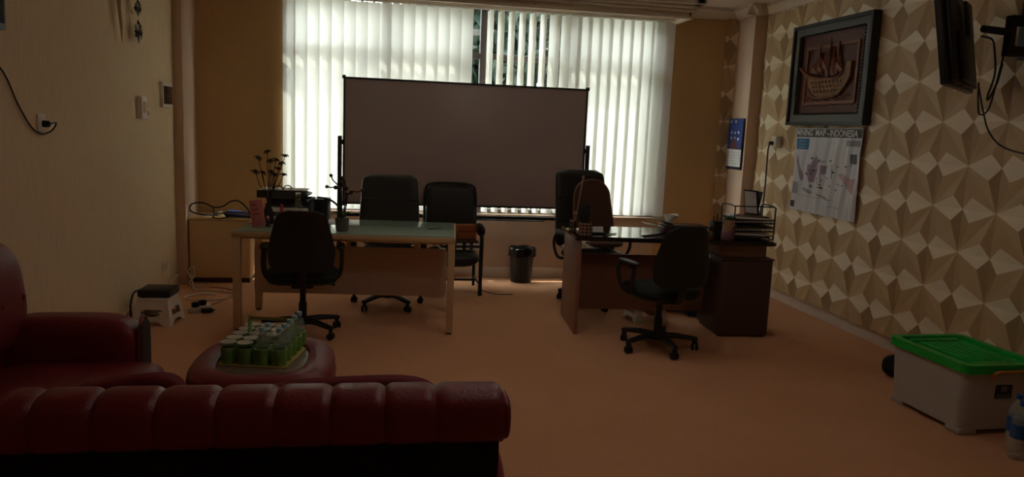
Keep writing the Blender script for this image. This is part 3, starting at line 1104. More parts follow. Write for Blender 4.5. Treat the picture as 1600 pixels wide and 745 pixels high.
# ------------------------------------------------------------------ storage box and things by the right wall
sb = thing('storage_box', 'frosted plastic storage box with a bright green lid beside the relief wall', 'storage box', (3.20, 3.56, 0), 2)
BW, BD, BH = .46, .57, .365
vs = []
for z, k in ((.03, .0), (BH, .018)):
    for x, y in rrect(0 - k, BW + k, 0 - k, BD + k, .05, 5):
        vs.append((x, y, z))
n = 24
fs = [(i, (i + 1) % n, n + (i + 1) % n, n + i) for i in range(n)] + [tuple(reversed(range(n))), tuple(range(n, 2 * n))]
B().add(vs, fs).obj('body', M_clearbox, sb, angle=50)
for x0, x1 in ((.0, .12), (BW - .12, BW)):
    for y0, y1 in ((.0, .11), (BD - .11, BD)):
        B().b2(x0, x1, y0, y1, 0, .035, .012).obj('foot', M_clearbox, sb)
lid = B().prism(rrect(-.035, BW + .035, -.035, BD + .035, .05, 5), BH, BH + .028, 'xy').obj('lid', M_greentr, sb, angle=30)
rim = rrect(-.035, BW + .035, -.035, BD + .035, .05, 5)
rim2 = rrect(.01, BW - .01, .01, BD - .01, .03, 5)
B().ring(rim, rim2, BH + .028, BH + .05, 'xy').obj('lid_rim', M_greentr, lid, angle=30)
for k in range(6):
    B().b2(.09 + .05 * k, .115 + .05 * k, .09, BD - .09, BH + .028, BH + .042, .006).obj('lid_rib', M_greentr, lid)
for y in (.05, BD - .05):
    B().b2(.06, BW - .06, y - .02, y + .02, BH + .028, BH + .044, .008).obj('lid_rib', M_greentr, lid)
hd = mat('orange_handle', (186, 118, 52), rough=.4)
B().tube([(.14, -.03, BH - .03), (.135, -.052, BH + .01), (.15, -.056, BH + .018), (.36, -.056, BH + .018), (.375, -.052, BH + .01), (.37, -.03, BH - .03)], .009, 8).obj('handle', hd, sb)
lb = B().b2(.19, .30, -.0145, -.0115, .215, .295).obj('label_sticker', M_black, sb, smooth=False)
B().b2(.225, .265, -.0165, -.0145, .255, .285).obj('sticker_mark', mat('sticker_grey', (130, 126, 118)), lb, smooth=False)
for k, (a, b_) in enumerate(((.2, .235), (.24, .29), (.2, .29))):
    B().b2(a, b_, -.0165, -.0145, .221 + (.012 if k < 2 else 0), .226 + (.012 if k < 2 else 0)).obj('sticker_line', mat('sticker_grey', (130, 126, 118)), lb, smooth=False)

bg_ = thing('bag', 'small black bag on the floor behind the green-lidded box', 'bag', (3.585, 4.56, 0), 10)
B().cushion((0, 0, .075), (.26, .18, .15), 4, 10, e2=3).obj('body', M_blackfab, bg_)
B().tube(smoothpath([(-.08, 0, .14), (-.06, 0, .175), (.05, 0, .17), (.08, 0, .14)], 5), .008, 6).obj('handle', M_black, bg_)

for k, (x, y, lab) in enumerate(((3.36, 3.36, 'large water bottle with blue label beside the storage box, nearest the wall corner'), (3.29, 3.26, 'large water bottle with blue label at the right edge, front of the pair'))):
    wb2 = thing('large_water_bottle', lab, 'bottle', (x, y, 0), 20 * k, 'large bottles beside the storage box')
    B().lathe([(.0, 0), (.04, 0), (.043, .01), (.043, .10), (.04, .11), (.043, .12), (.043, .20), (.03, .25), (.014, .275), (.013, .29)], (0, 0, 0), 20, cap=False).obj('body', M_bottle, wb2)
    B().lathe([(.0436, .115), (.0436, .19)], (0, 0, 0), 20, cap=False).obj('wrapper', mat('blue_label', (40, 92, 150), rough=.4, var=.3, vscale=30), wb2)
    B().lathe([(.0, .312), (.016, .312), (.017, .288), (.013, .288)], (0, 0, 0), 14, cap=False).obj('cap', mat('blue_cap', (36, 90, 170), rough=.4), wb2)
cs = thing('speaker_case', 'black upright case at the lower right edge of the picture', 'case', (3.19, 2.98, 0), 6)
B().b2(0, .30, -.28, 0, 0, .21, .015).obj('body', M_black, cs)
B().tube(smoothpath([(.08, -.14, .2), (.09, -.14, .235), (.21, -.14, .235), (.22, -.14, .2)], 4), .009, 6).obj('handle', M_black, cs)

# ------------------------------------------------------------------ left corner: cabinet, stool, recorder, cables
lc = thing('low_cabinet', 'cream laminate low cabinet in the corner beside the window', 'cabinet', (-1.845, 7.52, 0))
B().b2(0, .56, .012, .40, .05, .615, .003).obj('body', M_cream, lc)
for k in range(1):
    B().b2(.004, .553, -.002, .014, .055, .61, .002).obj('door', M_cream, lc)
B().b2(-.004, .568, -.01, .41, .615, .64, .004).obj('top', M_cream, lc)
B().b2(.02, .55, .03, .39, 0, .05).obj('plinth', M_darkwood, lc, smooth=False)

def cable(name, label, pts, r, material, cat='cable', k=6):
    return tag(B().tube(smoothpath(pts, k), r, 6).obj(name, material), label, cat)


cable('coiled_strap', 'black looped strap standing on the cream corner cabinet',
      [(-1.60, 7.62, .652), (-1.74, 7.60, .655), (-1.845, 7.60, .69), (-1.83, 7.60, .755), (-1.73, 7.60, .77), (-1.63, 7.60, .73), (-1.55, 7.60, .74), (-1.47, 7.61, .79), (-1.40, 7.62, .79), (-1.33, 7.64, .72), (-1.30, 7.64, .66)], .008, M_black, 'strap')
cable('thin_strap', 'thin dark strap hanging over the front edge of the corner cabinet',
      [(-1.64, 7.60, .735), (-1.62, 7.56, .66), (-1.62, 7.50, .648), (-1.56, 7.495, .632), (-1.50, 7.50, .645), (-1.46, 7.54, .65)], .006, M_black, 'strap')
bl = thing('blue_tray', 'dark blue plastic dustpan lying on the corner cabinet', 'dustpan', (-1.40, 7.62, .64), -8)
b = B()
b.add([(-.10, -.08, 0), (.16, -.06, 0), (.16, .10, 0), (-.10, .10, 0), (-.12, -.10, .04), (.19, -.075, .012), (.19, .11, .012), (-.12, .11, .06)],
      [(0, 1, 2, 3), (0, 4, 5, 1), (1, 5, 6, 2), (2, 6, 7, 3), (3, 7, 4, 0), (4, 5, 6, 7)])
b.obj('pan', mat('blue_plastic', (48, 62, 104), rough=.4), bl, smooth=False)
B().tube([(-.10, .0, .03), (-.17, 0, .035), (-.24, .0, .02)], [.012, .013, .01]).obj('handle', mat('grey_plastic', (140, 132, 120), rough=.5), bl)


def stool(label, loc, rz):
    t = thing('step_stool', label, 'stool', loc, rz, 'white plastic step stools')
    w0, w1, H = .30, .23, .205
    B().box((0, 0, H - .008), (w1 + .01, w1 - .01, .018), .006).obj('seat', M_white, t)
    outer = [(-w0 / 2, 0), (-w0 / 2 + .05, 0), (-.05, .035), (.05, .035), (w0 / 2 - .05, 0), (w0 / 2, 0), (w1 / 2, H - .015), (-w1 / 2, H - .015)]
    inner = [(-.085, .07), (-.06, .065), (-.03, .07), (.03, .07), (.06, .065), (.085, .07), (.075, .125), (-.075, .125)]
    for k in range(4):
        b = B().ring(outer, inner, 0, .006)
        tl = math.atan2((w0 - w1) / 2, H)
        b.v = [(x, y - w0 / 2 + z * math.tan(tl), z) for x, y, z in b.v]
        b.xf((0, 0, 0), (0, 0, k * PI / 2)).obj('side_panel', M_white, t, smooth=False)
    return t


stool('white plastic step stool under the black recorder by the left wall', (-1.725, 6.07, 0), -6)
stool('white plastic step stool under the dark brown desk', (2.25, 6.12, 0), 4)
dv = thing('video_recorder', 'flat black video recorder on the white step stool', 'recorder', (-1.725, 6.09, .206), -3)
B().b2(-.118, .118, -.11, .115, .008, .06, .004).obj('case', M_black, dv)
B().b2(-.112, .112, -.113, -.11, .014, .054).obj('front_panel', mat('gloss_black', (18, 18, 18), rough=.15), dv, smooth=False)
for sx in (-.09, .09):
    for sy in (-.085, .09):
        B().lathe([(.012, 0), (.012, .008)], (sx, sy, 0), 10).obj('foot', M_black, dv)
ps = thing('power_strip', 'white power strip with black plugs on the carpet by the stool', 'power strip', (-1.50, 6.42, 0), 62)
B().b2(-.11, .11, -.03, .03, 0, .04, .006).obj('body', M_white, ps)
for k in range(2):
    B().box((-.05 + .085 * k, 0, .062), (.05, .045, .045), .008).obj('plug', M_black, ps)
ad = thing('power_adaptor', 'small black power adaptor on the carpet beside the power strip', 'adaptor', (-1.43, 6.36, 0), 20)
B().box((0, 0, .018), (.09, .055, .034), .008).obj('case', M_black, ad)
B().lathe([(.006, 0), (.004, .02)], (0, 0, 0), 8, 'x').xf((.045, 0, .018)).obj('cable_boot', M_black, ad)

cable('black_cable', 'black cable looping from the recorder down behind the stool', [(-1.84, 6.12, .24), (-1.89, 6.06, .235), (-1.90, 6.0, .16), (-1.90, 6.0, .05), (-1.88, 6.05, .008), (-1.78, 6.28, .006)], .008, M_black)
cable('white_cable', 'pale cable coiled on the carpet by the corner cabinet', [(-1.80, 7.30, .15), (-1.76, 7.28, .06), (-1.72, 7.2, .007), (-1.55, 7.15, .007), (-1.38, 7.08, .007), (-1.32, 6.95, .007), (-1.42, 6.80, .007), (-1.62, 6.78, .007), (-1.74, 6.88, .007), (-1.62, 7.02, .007), (-1.50, 6.98, .007)], .006, M_white)
cable('brown_cable', 'thin tan cable lying on the carpet behind the power strip', [(-1.62, 7.32, .006), (-1.45, 7.25, .006), (-1.36, 7.1, .006), (-1.40, 6.72, .006), (-1.50, 6.56, .006), (-1.5, 6.52, .02)], .005, mat('tan_cable', (176, 132, 84), rough=.6))
tg = thing('cable_bundle', 'white plug and cable bundle by the left column base', 'cable', (-1.79, 7.36, 0), 20)
B().box((0, 0, .10), (.04, .035, .03), .006).obj('plug', M_white, tg)
B().tube(smoothpath([(0, 0, .1), (-.03, .02, .14), (.02, .02, .19), (.03, .0, .10), (-.02, -.02, .04), (.05, -.03, .008), (.11, 0, .008)], 5), .006, 6).obj('cord', M_white, tg)
cable('floor_cable', 'thin dark cable curling on the carpet beside the visitor chair', [(.93, 7.55, .005), (.95, 7.3, .005), (1.02, 7.13, .005), (1.12, 7.07, .005), (1.24, 7.08, .005)], .004, M_black)

# ------------------------------------------------------------------ left wall fittings
XW = XL
so = thing('wall_socket', 'white wall socket with a black plug, below the black screen corner', 'socket', (XW, 4.70, 1.515))
B().b2(0, .012, -.05, .045, -.04, .055, .004).obj('plate', M_white, so)
B().lathe([(.020, 0), (.018, .03), (.008, .04)], (.012, .012, .0), 12, 'x').obj('plug', M_black, so)
cable('wall_cable', 'thin black cable hanging on the left wall into the socket', [(XW + .012, 4.05, 2.03), (XW + .012, 4.16, 1.86), (XW + .012, 4.30, 1.76), (XW + .012, 4.42, 1.62), (XW + .012, 4.56, 1.50), (XW + .015, 4.67, 1.46), (XW + .03, 4.77, 1.475), (XW + .05, 4.79, 1.52), (XW + .05, 4.72, 1.518)], .005, M_black)
sw = thing('wall_switch', 'tall beige switch box on the left wall', 'switch', (XW, 6.47, 1.64))
B().b2(0, .04, -.06, .065, -.085, .09, .005).obj('box', M_white, sw)
B().b2(.04, .046, -.03, .035, -.04, .05, .003).obj('rocker', M_cream, sw)
sw2 = thing('wall_switch', 'small square switch on the left wall beside the tall switch box', 'switch', (XW, 6.63, 1.60))
B().b2(0, .02, -.035, .035, -.045, .04, .003).obj('plate', M_white, sw2)
B().b2(.02, .026, -.018, .018, -.02, .02, .002).obj('rocker', M_cream, sw2)
th_ = thing('control_panel', 'white framed panel with a dark screen on the left wall near the column', 'panel', (XW, 7.17, 1.77))
B().b2(0, .03, -.145, .14, -.115, .105, .004).obj('case', M_white, th_)
B().b2(.03, .034, -.125, .125, -.085, .07, .001).obj('screen', mat('dark_screen', (36, 40, 46), rough=.2), th_)
B().b2(.034, .035, -.05, .05, -.02, -.005).obj('screen_text', mat('screen_grey', (86, 90, 92)), th_, smooth=False)
so2 = thing('wall_socket', 'low white wall socket near the floor by the left column', 'socket', (XW, 7.0, .26))
B().b2(0, .012, -.04, .04, -.05, .05, .003).obj('plate', M_white, so2)
B().box((.03, 0, 0), (.035, .035, .04), .006).obj('plug', M_white, so2)
cable('socket_cable', 'white cable dropping from the low socket to the floor', [(XW + .03, 7.0, .25), (XW + .035, 7.04, .12), (XW + .04, 7.08, .02), (XW + .12, 7.10, .006)], .005, M_white)

hg = thing('wall_hanging', 'hanging ornament with a pale horn and paper flowers, high on the left wall', 'ornament', (XW, 5.98, 2.10))
M_horn = mat('horn_cream', (196, 176, 130), rough=.6, var=.15)
B().tube(smoothpath([(.03, .04, .0), (.04, .01, .10), (.045, -.03, .25), (.045, -.06, .45)], 5), [.003 + .0028 * i for i in range(16)], 8, flat=.6).obj('horn', M_horn, hg)
B().tube(smoothpath([(.03, .30, .24), (.035, .24, .25), (.03, .18, .30), (.03, .16, .45)], 5), .008, 6).obj('stem', M_horn, hg)
for y, z, s in ((.36, .29, .06), (.36, .115, .085)):
    f = B().lathe([(0, 0), (.018, .01), (.022, .03), (0, .045)], (.02, y, z), 10, 'x').obj('flower', M_stem, hg)
    for k in range(6):
        a = k * PI / 3
        R = Euler((a, 0, 0)).to_matrix()
        pts = [Vector(q) for q in ((0.02, 0, 0), (.05, -.4 * s, .5 * s), (.035, 0, 1.05 * s), (.05, .4 * s, .5 * s))]
        pts2 = [p + Vector((.004, 0, 0)) for p in pts]
        vv = [R @ p + Vector((.01, y, z)) for p in pts + pts2]
        B().add(vv, [(0, 1, 2, 3), (7, 6, 5, 4), (0, 4, 5, 1), (1, 5, 6, 2), (2, 6, 7, 3), (3, 7, 4, 0)]).obj('petal', mat('petal_grey', (150, 150, 140), rough=.6) if k % 2 else M_stem, f, smooth=False)

ls = thing('wall_screen', 'black screen at the upper left edge on the left wall', 'screen', (XW, 3.665, 2.335))
B().b2(.05, .12, -.55, .44, -.37, .33, .008).obj('case', M_black, ls)
B().b2(.12, .124, -.52, .41, -.34, .30).obj('display', mat('matte_black', (20, 20, 20), rough=.7, spec=.2), ls, smooth=False)
B().b2(0, .05, -.25, .15, -.15, .15).obj('bracket', M_black, ls, smooth=False)

# ------------------------------------------------------------------ right wall: picture, map, calendar, socket, tv
fx = XP - PK
pic = thing('carved_picture', 'carved wooden sailing ship relief in a black and grey frame on the right wall', 'picture', (fx, 6.22, 2.20), 0)


def YZ(poly, a, b):
    return B().prism(poly, -a, -b, 'yz')


def rect(y0, y1, z0, z1):
    return [(y0, z0), (y1, z0), (y1, z1), (y0, z1)]


PWD, PHT = .60, .455
B().ring(rect(-PWD, PWD, -PHT, PHT), rect(-PWD + .03, PWD - .03, -PHT + .03, PHT - .03), -.075, -.0, 'yz').obj('outer_frame', M_darkframe, pic, smooth=False)
B().ring(rect(-PWD + .03, PWD - .03, -PHT + .03, PHT - .03), rect(-PWD + .105, PWD - .105, -PHT + .10, PHT - .10), -.055, -.005, 'yz').obj('inner_frame', M_greyframe, pic, smooth=False)
for (a, b_, c, d) in ((-PWD + .105, PWD - .105, -PHT + .10, PHT - .10),):
    nb = 36
    bb = B()
    for k in range(nb):
        y = a + (b_ - a) * (k + .5) / nb
        for z in (c, d):
            bb.box((-.058, y, z), (.014, .018, .016), .004, seg=1)
    for k in range(26):
        z = c + (d - c) * (k + .5) / 26
        for y in (a, b_):
            bb.box((-.058, y, z), (.014, .016, .018), .004, seg=1)
    bb.obj('bead_moulding', M_darkframe, pic)
B().b2(-.02, 0, -PWD + .10, PWD - .10, -PHT + .10, PHT - .10).obj('backboard', M_carved, pic, smooth=False)
B().ring(rect(-.40, .40, -.27, .25), rect(-.375, .375, -.245, .225), -.034, -.02, 'yz').obj('inner_border', M_carved2, pic, smooth=False)
# ship: +y is left in the picture
hull = [(.44, .045), (.36, -.01), (.22, -.05), (0, -.075), (-.18, -.07), (-.28, -.04), (-.33, .02), (-.36, .09), (-.30, .10), (-.27, .0)]
hull = [(.46, .06), (.36, .0), (.2, -.035), (.0, -.05), (-.17, -.045), (-.24, .0), (-.27, .075), (-.33, .08), (-.33, -.04), (-.27, -.12), (-.2, -.175), (-.08, -.2), (.1, -.205), (.22, -.18), (.3, -.11), (.34, -.03)]
YZ(hull, .02, .05).obj('hull', M_carved3, pic, smooth=False)
B().tube(smoothpath([(-.052, .46, .07), (-.055, .34, .005), (-.055, .18, -.035), (-.055, 0, -.048), (-.055, -.17, -.042), (-.055, -.23, .0)], 5), .011, 6).obj('gunwale', M_carved2, pic)
B().tube(smoothpath([(-.052, .30, -.12), (-.052, .22, -.19), (-.052, .1, -.212), (-.052, -.08, -.208), (-.052, -.21, -.18)], 5), .009, 6).obj('keel', M_carved2, pic)
for k in range(3):
    for q in range(9 - k):
        B().box((-.052, .24 - .055 * q - .02 * k, -.075 - .04 * k), (.012, .03, .022), .005, seg=1).obj('hull_boss', M_carved3, pic)
for y, z0, z1 in ((.16, -.04, .22), (.0, -.05, .27), (-.13, -.04, .23)):
    ms = B().tube([(-.04, y, z0), (-.045, y, z1)], .007, 6).obj('mast', M_carved, pic)
    B().cushion((-.045, y + .005, z1 + .012), (.014, .02, .04), 2, 4).obj('pennant', M_carved2, ms)
sails = [[(.33, .01), (.20, .01), (.16, .19)], [(.19, .0), (.08, -.01), (.15, .16), (.17, .18)], [(.14, .05), (.05, .03), (.03, .21), (.07, .17)],
         [(.07, -.02), (.005, -.03), (.0, .24), (.04, .14)], [(-.005, -.02), (-.08, -.03), (-.09, .03), (-.03, .24)], [(-.08, -.02), (-.20, .01), (-.16, .10), (-.11, .23)], [(.13, .0), (.09, -.025), (.06, .02), (.11, .05)]]
for k, p in enumerate(sails):
    n = len(p)
    cy = sum(q[0] for q in p) / n
    cz = sum(q[1] for q in p) / n
    vs = [(-.02, y, z) for y, z in p] + [(-.036, y, z) for y, z in p] + [(-.066, cy, cz)]
    fs = [(i, (i + 1) % n, n + (i + 1) % n, n + i) for i in range(n)] + [(n + i, n + (i + 1) % n, 2 * n) for i in range(n)]
    B().add(vs, fs).obj('sail', M_carved2, pic, smooth=False)
for k in range(5):
    z = -.20 - .018 * k
    B().tube([(-.026, .37 - .74 * i / 24, z + .008 * math.sin(i * 1.3 + k)) for i in range(25)], .006, 5).obj('wave', M_carved2, pic)

# crumpled mining map under the picture
mp_ = thing('wall_map', 'crumpled paper map of mines headed MINING MAP - INDONESIA under the carved picture', 'map', (XP - PK - .004, 6.19, 1.335))
NX, NZ = 60, 24
MW, MH = 1.03, .77
vs, fs = [], []


def mapx(y, z):
    return -.010 - .007 * math.sin(y * 34 + math.sin(z * 6) * 1.2) - .004 * math.sin(y * 71 + z * 9) - .004 * math.sin(z * 14 + y * 3)


for side in (0, 1):
    for j in range(NZ + 1):
        for i in range(NX + 1):
            y, z = (i / NX - .5) * MW, (j / NZ - .5) * MH
            vs.append((mapx(y, z) + side * .002, y, z + .012 * (y / MW) * (0.5 - j / NZ)))
for side in (0, 1):
    k = side * (NX + 1) * (NZ + 1)
    for j in range(NZ):
        for i in range(NX):
            a = k + j * (NX + 1) + i
            fs.append((a, a + 1, a + NX + 2, a + NX + 1) if side else (a, a + NX + 1, a + NX + 2, a + 1))
B().add(vs, fs).obj('sheet', mat('map_paper', (212, 214, 220), rough=.5, var=.03), mp_)
M_mapgrey = mat('map_grey', (88, 90, 92), rough=.5)
M_mapblue = mat('map_blue', (40, 110, 158), rough=.5)
M_mauve = mat('map_mauve', (158, 138, 160), rough=.6, var=.15, vscale=30)
M_pink = mat('map_pink', (196, 164, 170), rough=.6)
M_mapdark = mat('map_dark', (60, 66, 76), rough=.5)
M_mapline = mat('map_line', (150, 150, 158), rough=.6)


def decal(name, poly, material, off=.0015):
    """flat print following the sheet: fan grid of the polygon draped on the crumpled paper"""
    bm = bmesh.new()
    f = bm.faces.new([bm.verts.new((0, y, z)) for y, z in poly])
    bmesh.ops.triangulate(bm, faces=[f])
    for _ in range(6):
        le = [e for e in bm.edges if e.calc_length() > .03]
        if not le: break
        bmesh.ops.subdivide_edges(bm, edges=le, cuts=1)
        bmesh.ops.triangulate(bm, faces=list(bm.faces))
    bm.verts.index_update()
    v = [(mapx(p.co.y, p.co.z) - off, p.co.y, p.co.z + .012 * (p.co.y / MW) * (-p.co.z / MH)) for p in bm.verts]
    fs = [[q.index for q in ff.verts] for ff in bm.faces]
    bm.free()
    return B().add(v, fs).obj(name, material, mp_)


decal('header_band', rect(-.505, .505, .305, .378), M_mapgrey)
for wd, yc_, wid in (('MINING', .335, .27), ('MAP', .075, .16), ('-', -.045, .03), ('INDONESIA', -.27, .40)):
    tm = text_mesh(wd, .080, M_paper, 'title_word', mp_, (-.030, yc_, .340), (PI / 2, 0, -PI / 2), ext=.0005, bold=.001)
    bpy.context.view_layer.update()
    ww = max(v.co.x for v in tm.data.vertices) - min(v.co.x for v in tm.data.vertices)
    tm.scale = (wid / max(ww, .01), 1, 1)
decal('blue_legend', rect(.30, .50, .19, .29), M_mapblue)
for k in range(3):
    decal('legend_line', rect(.32, .48, .205 + .028 * k, .214 + .028 * k), mat('map_lightblue', (120, 170, 200)), .003)
decal('corner_legend', rect(-.49, -.30, .235, .285), M_mapline)
decal('corner_legend', rect(-.46, -.38, .09, .17), M_mapgrey)
decal('logo_block', rect(.42, .50, -.36, -.30), M_mapdark)
decal('text_block', rect(.40, .50, -.23, -.12), M_mapline)
isl = {
    'sumatra_shape': ([(.48, .14), (.44, .13), (.38, .03), (.335, -.05), (.34, -.11), (.37, -.10), (.41, .0), (.45, .07)], M_mauve),
    'java_shape': ([(.34, -.155), (.22, -.175), (.17, -.20), (.2, -.215), (.32, -.185)], M_mapline),
    'borneo_shape': ([(.26, .06), (.20, .05), (.14, .14), (.09, .10), (.10, .0), (.14, -.10), (.22, -.11), (.26, -.04)], M_mauve),
    'sulawesi_shape': ([(.06, .06), (-.04, .055), (-.04, .04), (.035, .035), (.03, -.0), (-.02, .0), (-.02, -.02), (.03, -.025), (.02, -.10), (.045, -.10), (.055, .0)], M_mauve),
    'moluccas_shape': ([(-.12, .08), (-.15, .04), (-.15, -.04), (-.13, -.07), (-.115, .0)], M_mapline),
    'papua_shape': ([(-.22, .0), (-.30, -.0), (-.40, -.04), (-.47, -.03), (-.47, -.17), (-.38, -.13), (-.30, -.06), (-.23, -.03)], M_pink),
    'timor_shape': ([(.10, -.20), (-.05, -.215), (-.14, -.24), (-.13, -.25), (.08, -.215)], M_mapline)}
for k, (nm, (poly, mm)) in enumerate(isl.items()):
    decal('island', poly, mm)
rn = random.Random(3)
for k in range(40):
    y, z = rn.uniform(-.4, .28), rn.uniform(-.16, .12)
    decal('map_note', rect(y - .014, y + .014, z - .006, z + .006), M_mapdark if k % 3 else M_mapline, .003)
for z in (-.24, -.30):
    decal('map_rule', rect(-.30 if z < -.25 else -.18, -.1 if z < -.25 else .40, z, z + .004), M_mapline)

# calendar on the right column
cl = thing('calendar', 'blue wall calendar with a white date page on the right column', 'calendar', (3.74, 7.72, 1.54), 0)
B().b2(-.022, -.0, -.17, .17, -.275, .27, .002).obj('backing', mat('cal_navy', (30, 32, 60), rough=.5), cl)
B().b2(-.026, -.022, -.165, .165, -.05, .265).obj('picture_page', mat('cal_blue', (62, 82, 150), rough=.4, var=.25, vscale=6), cl, smooth=False)
B().b2(-.026, -.022, -.165, .165, -.245, -.06).obj('date_page', M_paper, cl, smooth=False)
for (y, z) in ((.08, .12), (0, .115), (-.08, .12), (.08, .06), (0, .06), (-.08, .05), (.0, .235), (.11, .235)):
    B().lathe([(.0, .0), (.016, .0), (.016, .002), (0, .002)], (-.028, y, z), 10, 'x', cap=False).obj('white_mark', M_paper, cl)
M_calbr = mat('cal_brown', (120, 66, 50), rough=.5)
B().prism([(-.09, -.05), (-.05, .0), (-.06, .03), (-.01, .03), (-.012, .06), (.012, .06), (.01, .03), (.05, .03), (.05, .0), (.10, -.04), (.16, -.045), (.16, -.05)], -.0265, -.0285, 'yz').obj('picture_tower', M_calbr, cl, smooth=False)
for k in range(5):
    B().b2(-.0275, -.0262, -.15, .15, -.095 - .03 * k, -.093 - .03 * k).obj('date_rule', M_mapline, cl, smooth=False)
for k in range(6):
    B().b2(-.0275, -.0262, -.127 + .05 * k, -.1255 + .05 * k, -.235, -.075).obj('date_rule', M_mapline, cl, smooth=False)
B().b2(-.027, -.022, -.165, .165, -.27, -.25).obj('footer_band', mat('cal_navy', (30, 32, 60)), cl, smooth=False)

so3 = thing('wall_socket', 'white wall socket with a black plug on the relief wall near the column', 'socket', (XP - .045, 7.04, 1.575))
B().b2(-.03, .03, -.045, .045, -.055, .06, .004).obj('plate', M_white, so3)
B().lathe([(.018, -.035), (.02, 0)], (-.032, .01, -.01), 12, 'x').obj('plug', M_black, so3)
cable('extension_cord', 'black cord dropping from the relief wall socket to the brown desk', [(3.765, 7.05, 1.56), (3.76, 7.06, 1.48), (3.775, 7.08, 1.2), (3.78, 7.10, .8), (3.78, 7.10, .4), (3.77, 7.10, .01)], .007, M_black)

# television on a swivel bracket
tv = thing('television', 'black television seen from its edge on a swivel wall bracket', 'television', (3.08, 3.83, 1.95), 0)
ang = math.atan2(.66, .75)


def TV(b, name, m_, parent=tv):
    return b.xf((0, 0, 0), (math.radians(-10), 0, ang)).obj(name, m_, parent)


# local: x along width (away from the camera), y toward the screen side, z up
case = TV(B().b2(0, .88, -.0, .04, .0, .58, .008), 'case', M_black)
TV(B().b2(.02, .86, .04, .042, .025, .56), 'display', mat('gloss_black', (18, 18, 18)))
TV(B().b2(.06, .82, -.03, 0, .02, .5, .01).b2(.2, .68, -.05, -.03, .03, .32, .01), 'rear_housing', M_black)
for k in range(2):
    TV(B().b2(.12 + .25 * k, .28 + .25 * k, -.028, -.006, .013, .021), 'vent', mat('vent_grey', (70, 64, 58)), case)
TV(B().b2(.36, .54, -.07, -.05, .30, .50, .006), 'mount_plate', M_black)
B().tube([(.385, .245, .35), (.62, .30, .35)], .022, 8).obj('swivel_arm', M_black, tv)
B().b2(.60, .635, .27, .33, .21, .45, .006).obj('arm_post', M_black, tv)
B().b2(.62, .78, .27, .33, .39, .45, .006).obj('wall_arm', M_black, tv)
B().b2(.62, .78, .27, .33, .21, .27, .006).obj('wall_arm', M_black, tv)
B().b2(.765, .795, .2, .40, .2, .56, .006).obj('wall_plate', M_black, tv)
cable('tv_cable', 'black cable hooked from the television to its bracket', [(3.42, 4.03, 2.25), (3.52, 4.06, 2.24), (3.60, 4.12, 2.18), (3.63, 4.13, 2.05), (3.60, 4.13, 1.92), (3.61, 4.13, 1.90), (3.67, 4.15, 2.0), (3.70, 4.16, 2.12)], .006, M_black)
cable('tv_cable', 'thin black cable looping below the television and down the relief wall', [(3.40, 3.98, 1.98), (3.41, 3.98, 1.88), (3.44, 3.99, 1.80), (3.52, 4.02, 1.83), (3.62, 4.10, 1.98), (3.69, 4.15, 2.16)], .005, M_black)
cable('tv_cable', 'thin black cable trailing from the television toward the right edge', [(3.42, 4.0, 1.96), (3.48, 4.02, 1.84), (3.60, 4.08, 1.70), (3.74, 4.1, 1.61), (3.79, 3.9, 1.57), (3.79, 3.6, 1.55)], .005, M_black)


# ------------------------------------------------------------------ things on the pale desk
T1 = .765
vz = thing('flower_vase', 'slim dark vase of dried flowers on the pale desk', 'vase', (-.925, 6.25, T1))
B().lathe([(.0, 0), (.035, 0), (.045, .03), (.04, .09), (.022, .14), (.025, .16), (.02, .16)], (0, 0, 0), 16, cap=False).obj('vase', mat('dark_ceramic', (52, 46, 38), rough=.4), vz)
heads = [(a_, b_, c_ - .03) for a_, b_, c_ in [(-.075, 0, .55), (-.10, 0, .44), (-.01, .02, .60), (.02, -.02, .53), (.06, 0, .54), (.13, 0, .575), (.10, .02, .51), (.02, .02, .44), (.12, -.01, .425), (-.04, -.02, .435), (.075, .01, .47), (.05, .0, .42)]]
for x, y, z in heads:
    s = B().tube(smoothpath([(0, 0, .1), (x * .25, y, .25), (x * .6, y, z * .72), (x, y, z)], 4), .003, 5).obj('stem', M_stem, vz)
    fl_ = B().lathe([(0, -.012), (.012, -.006), (.014, .006), (.008, .012), (0, .013)], (0, 0, 0), 8)
    for q in range(7):
        a = 2 * PI * q / 7
        L = .034 + .006 * math.sin(q * 3 + x * 40)
        c, d = math.cos(a), math.sin(a)
        fl_.tube([(c * .008, d * .008, .004), (c * L * .6, d * L * .6, .008), (c * L, d * L, -.006)], [.004, .008, .003], 5, flat=.4)
    fl_.xf((x, y, z), (math.sin(x * 50) * .5, math.cos(z * 60) * .5, 0)).obj('flower', M_stem, s)
st = thing('document_tray', 'stack of black document trays piled with papers on the pale desk', 'tray', (-.80, 6.50, T1), -4)
for k in range(3):
    z = .004 + .065 * k
    tr = B().b2(-.17 + .01 * k, .20, -.12, .13, z, z + .006, .002).b2(-.17 + .01 * k, .20, .12, .13, z, z + .055).b2(-.17 + .01 * k, -.16 + .01 * k, -.12, .13, z, z + .055).b2(.19, .20, -.12, .13, z, z + .055).obj('tray', M_black, st, smooth=False)
    B().b2(-.14, .18, -.115, .11, z + .006, z + .035 + .01 * (k == 1), .002).obj('paper_pile', M_paper if k != 2 else M_black, tr)
bd_ = thing('binder', 'dark ring binders lying on top of the document trays', 'binder', (-.83, 6.50, T1 + .19), -4)
B().prism([(-.20, 0), (.15, -.002), (.20, .02), (.21, .035), (.15, .055), (-.05, .065), (-.20, .06)], -.12, .12).obj('cover', mat('binder_grey', (70, 66, 60), rough=.5), bd_, smooth=False)
B().b2(-.19, .19, -.11, .11, .064, .07, .002).obj('sheet', M_paper, bd_)
